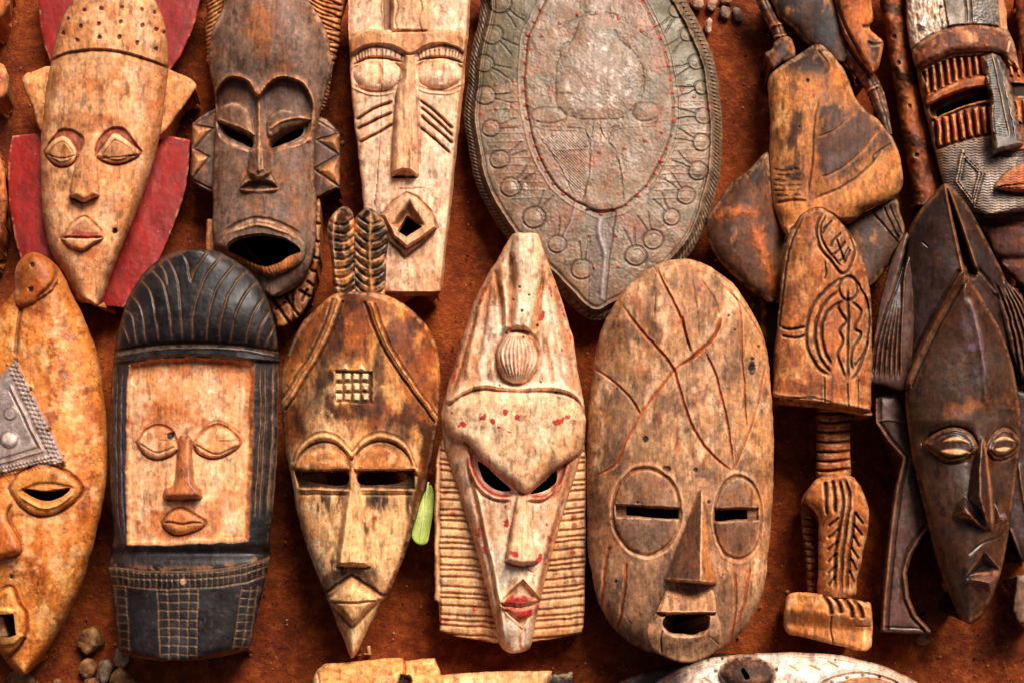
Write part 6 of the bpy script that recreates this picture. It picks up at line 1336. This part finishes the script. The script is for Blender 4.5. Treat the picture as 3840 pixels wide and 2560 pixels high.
# ================================================================== carvings cut by the frame
def bits():
    V0 = (0, 0, .638)
    for nm, lab, pts, col in (('wooden_disc', 'round brown wooden disc beside the ear of the red board mask', [(-60, 372), (10, 375), (44, 420), (56, 480), (42, 550), (0, 594), (-60, 604)], 'b98256'),
                              ('wooden_carving', 'orange brown carving corner above the round wooden disc', [(-80, -130), (66, -130), (62, 0), (48, 50), (0, 128), (-80, 160)], 'b06e34'),
                              ('wooden_carving', 'orange carved edge beside the red board of the pale mask', [(-90, 850), (-20, 890), (10, 940), (34, 1080), (40, 1180), (26, 1320), (0, 1420), (-90, 1520)], 'ad6c30')):
        s = Sheet(V0, pts, True, (0, 0), col, round_=14); s.base(50, B=44, w=60, blur=4); s.tone(40, .2); s.blotch('6e3c1a', 40, .1, .6, 3); s.blotch('d8a870', 30, .25, .6, 4); s.paint((1 - sm(s.d, 2, 10)), 'd2a468', .5)
        s.build('body', thing(nm, lab, 'carving', 0, s.oy + s.k * np.mean([p[1] for p in pts])))
    V1 = (1100, 2380, .5102)
    R = thing('pale_carving', 'pale yellow carving lying below the pointed masks with black end', 'carving', 1500, 2555)
    s = Sheet(V1, [(235, 208), (180, 248), (148, 310), (135, 380), (130, 700), (1840, 700), (1860, 400), (1905, 262), (1880, 258), (1400, 270), (1086, 290), (1070, 240), (1040, 172), (980, 172), (820, 186), (808, 166), (600, 180), (400, 198)], False, (0, 0), 'e0b878', round_=20)
    s.base(80, B=60, w=120, blur=8); s.tone(60, .12); s.blotch('b8762e', 60, .1, .6, 3, asp=.5); s.blotch('f0dcb0', 60, .15, .6, 4, asp=.5); s.blotch('6a4018', 16, .6, .6, 5, asp=.4)
    s.line([(808, 160), (820, 240), (815, 310)], 7, 20, 'a05c20', .7); s.line([(1040, 172), (1070, 240), (1086, 295)], 8, 10, 'c08038', .5); s.line([(180, 270), (190, 330), (200, 500)], 8, 8, 'b87830', .5)
    s.H -= 26 * sm(s.X, 1080, 1100) * sm(-s.X, -1900, -1880); s.spot(820, 335, 55, '3e2a1c', .9, 20); s.up([(600, 312), (1000, 300), (1080, 420), (1000, 600), (640, 600)], 14, 20, color='e8c890', a=.5, name='face'); s.spot(820, 345, 60, '35241a', .95, 22)
    s.paint(sm(s.X, 1080, 1300), 'dcc09a', .5)
    s.build('body', R)
    t = Sheet(V1, [(1880, 282), (1960, 276), (2050, 270), (2062, 340), (2060, 600), (1850, 600), (1856, 350)], True, (0, 0), '2e2620', round_=16); t.base(70, B=40, w=60, blur=4); t.tone(30, .3, 9, 3); t.blotch('8a745c', 30, .1, .6, 3, asp=3); t.build('end_piece', R)
    V2 = (2200, 2380, .5527)
    R = thing('tin_mask', 'round mask top sheathed in scratched tin with dark wooden boss', 'mask', 2900, 2555, GM)
    b = Sheet(V2, [(140, 400), (210, 326), (330, 268), (500, 213), (700, 180), (860, 132), (1030, 128), (1180, 200), (1180, 700), (140, 700)], True, (0, 0), '3c2c22', round_=16); b.base(50, B=24, w=60, blur=4); b.tone(50, .25); b.build('backing', R, BLACK)
    s = Sheet(V2, [(400, 420), (470, 320), (600, 238), (800, 168), (1000, 136), (1150, 130), (1160, 122), (1400, 116), (1700, 134), (1950, 188), (2150, 268), (2310, 370), (2400, 500), (2400, 760), (400, 760)], True, (0, 0), 'd6cebe', round_=12)
    s.base(80, B=70, w=300, blur=8)
    s.tone(60, .16); s.blotch('8a7c6a', 60, .1, .6, 3); s.blotch('dcd8d0', 40, .2, .6, 4); s.blotch('6a5236', 24, .4, .5, 5); s.H += 2 * s.n(60, 6)
    s.line([(520, 330), (700, 225), (1000, 165)], 6, -9, 'c8b89c', .5, taper=False); s.line([(1160, 140), (1500, 140), (1850, 185), (2150, 290)], 6, -9, 'd2c4ac', .5, taper=False); s.paint(1 - sm(s.d, 3, 16), '8a6a40', .6)
    for a, b_ in (((1380, 240), (1440, 180)), ((1370, 200), (1440, 245)), ((1510, 270), (1560, 180)), ((1500, 200), (1580, 240)), ((1650, 230), (1690, 160)), ((1620, 170), (1710, 220)), ((760, 330), (820, 275)), ((660, 330), (720, 285)), ((790, 290), (850, 330))): s.line([a, b_], 5, 8, 'd8c8a4', .7, False)
    for i in range(12): s.spot(1800 + i * 26, 198 + i * 7, 7, 'd0c4b0', .7, -5)
    s.line([(1540, 340), (1680, 270), (1880, 245), (2080, 290), (2200, 380)], 10, -14, 'c8c0b4', .5, taper=False)
    s.up([(1620, 380), (1700, 320), (1900, 285), (2080, 330), (2160, 420), (2000, 600), (1700, 600)], 14, 20, color='9a6a38', a=.9, name='eye', mat=WOOD)
    for x, y in ((1665, 315), (1770, 285), (1876, 270), (1985, 278), (2110, 320), (700, 200), (605, 230), (830, 172), (510, 280), (885, 242), (1290, 232), (920, 160)): s.spot(x, y, 12, '4a1e10', .95, -6)
    e = s.ell(1095, 262, 192, 118); s.H += 50 * np.sqrt(np.maximum(0, 1 - e ** 2)) + 12 * (e < 1); s.paint(1 - sm(e, .94, 1.02), '4e3c30', 1); s.blotch('8a6a50', 50, .1, .6, 7, m=1 - sm(e, .7, 1)); s.blotch('a8825c', 60, -.1, .5, 8, m=1 - sm(s.ell(1130, 310, 110, 50), .4, 1)); s.part(e < 1.0, 'boss', WOOD)
    s.hole([(1045, 232), (1068, 212), (1105, 270), (1110, 296), (1075, 300)], False)
    s.build('metal_face', R, mat('pale scratched tin', 0.5, metal=0.1, grain=0.1, speck=0.14, bump=0.12, spec=0.5))
bits()

# ================================================================== leaf and chip
def leaf():
    P = spline([(1606, 1822), (1590, 1850), (1560, 1920), (1544, 1990), (1550, 2024), (1576, 2042), (1602, 2032), (1612, 1990), (1622, 1930), (1628, 1860), (1618, 1820)], True, 4)
    c = np.array([1590, 1930.]); V = []; F = []
    rings = [1.0, .93, .8, .62, .45, .3, .15, .0]
    for r in rings:
        for p in P:
            q = c + (p - c) * r
            ax = (q[0] - (1606 - (q[1] - 1830) * .16)); h = 230 + 0.5 * abs(ax) - 0.14 * (q[1] - 1830) + 6 * math.sin(q[1] * .04) + (0 if r == 1 else 1)
            V.append(place(q[0], q[1], h))
    n = len(P)
    for k in range(len(rings) - 1):
        for i in range(n): F.append((k * n + i, (k + 1) * n + i, (k + 1) * n + (i + 1) % n, k * n + (i + 1) % n))
    ctr = place(1590, 1930, 210); V = np.array(V) - ctr
    top = len(V); V = np.vstack([V, V - [0, 0, .0006]]); F += [tuple(v + top for v in reversed(f)) for f in list(F)]
    F += [(i, (i + 1) % n, top + (i + 1) % n, top + i) for i in range(n)]
    me = bpy.data.meshes.new('leaf'); me.from_pydata(V.tolist(), [], F)
    me.polygons.foreach_set('use_smooth', np.ones(len(me.polygons), bool))
    at = me.attributes.new('Col', 'FLOAT_COLOR', 'POINT'); rs = np.random.RandomState(3)
    cols = np.array([np.r_[(lin('e0ea98') * (1 - rings[(i % top) // n]) + lin('a9c04c') * rings[(i % top) // n]) * (0.8 + .35 * rs.rand()), 1] for i in range(len(V))], np.float32); at.data.foreach_set('color', cols.ravel())
    me.materials.append(mat('fresh leaf', .45, grain=.2, speck=.15, bump=.2))
    R = bpy.data.objects.new('leaf', None); COL.objects.link(R); R.location = ctr
    tag(R, 'single fresh green leaf lying between the plaited and white masks', 'leaf')
    o = bpy.data.objects.new('blade', me); COL.objects.link(o); o.parent = R
    pts = [place(1604 - (y - 1822) * .14, y, 236 - .14 * (y - 1830)) for y in np.linspace(1806, 2030, 12)]
    V = []; F = []
    for i, p in enumerate(pts):
        r = .0011 * (1 - i / 14)
        for a in range(6): V.append(p - ctr + np.array([math.cos(a * 1.047) * r, 0, math.sin(a * 1.047) * r]))
        if i: F += [((i - 1) * 6 + a, (i - 1) * 6 + (a + 1) % 6, i * 6 + (a + 1) % 6, i * 6 + a) for a in range(6)]
    me = bpy.data.meshes.new('midrib'); me.from_pydata([tuple(v) for v in V], [], F)
    at = me.attributes.new('Col', 'FLOAT_COLOR', 'POINT'); at.data.foreach_set('color', np.tile(np.r_[lin('d2de90'), 1], len(V)).astype(np.float32))
    me.materials.append(MATS['fresh leaf']); o = bpy.data.objects.new('midrib', me); COL.objects.link(o); o.parent = R
leaf()
def chip():
    s = Sheet((1100, 2380, .5102), [(515, 132), (545, 130), (540, 90), (548, 72), (568, 74), (570, 140), (560, 146), (516, 144)], False, (0, 0), 'd0a878', step=1.6, round_=3); s.base(14, B=5, w=8, blur=1); s.tone(20, .2)
    R = thing('wood_chip', 'tiny pale hooked wood chip beside the pointed chin of the plaited mask', 'wood chip', 1380, 2440); s.build('chip', R)
chip()
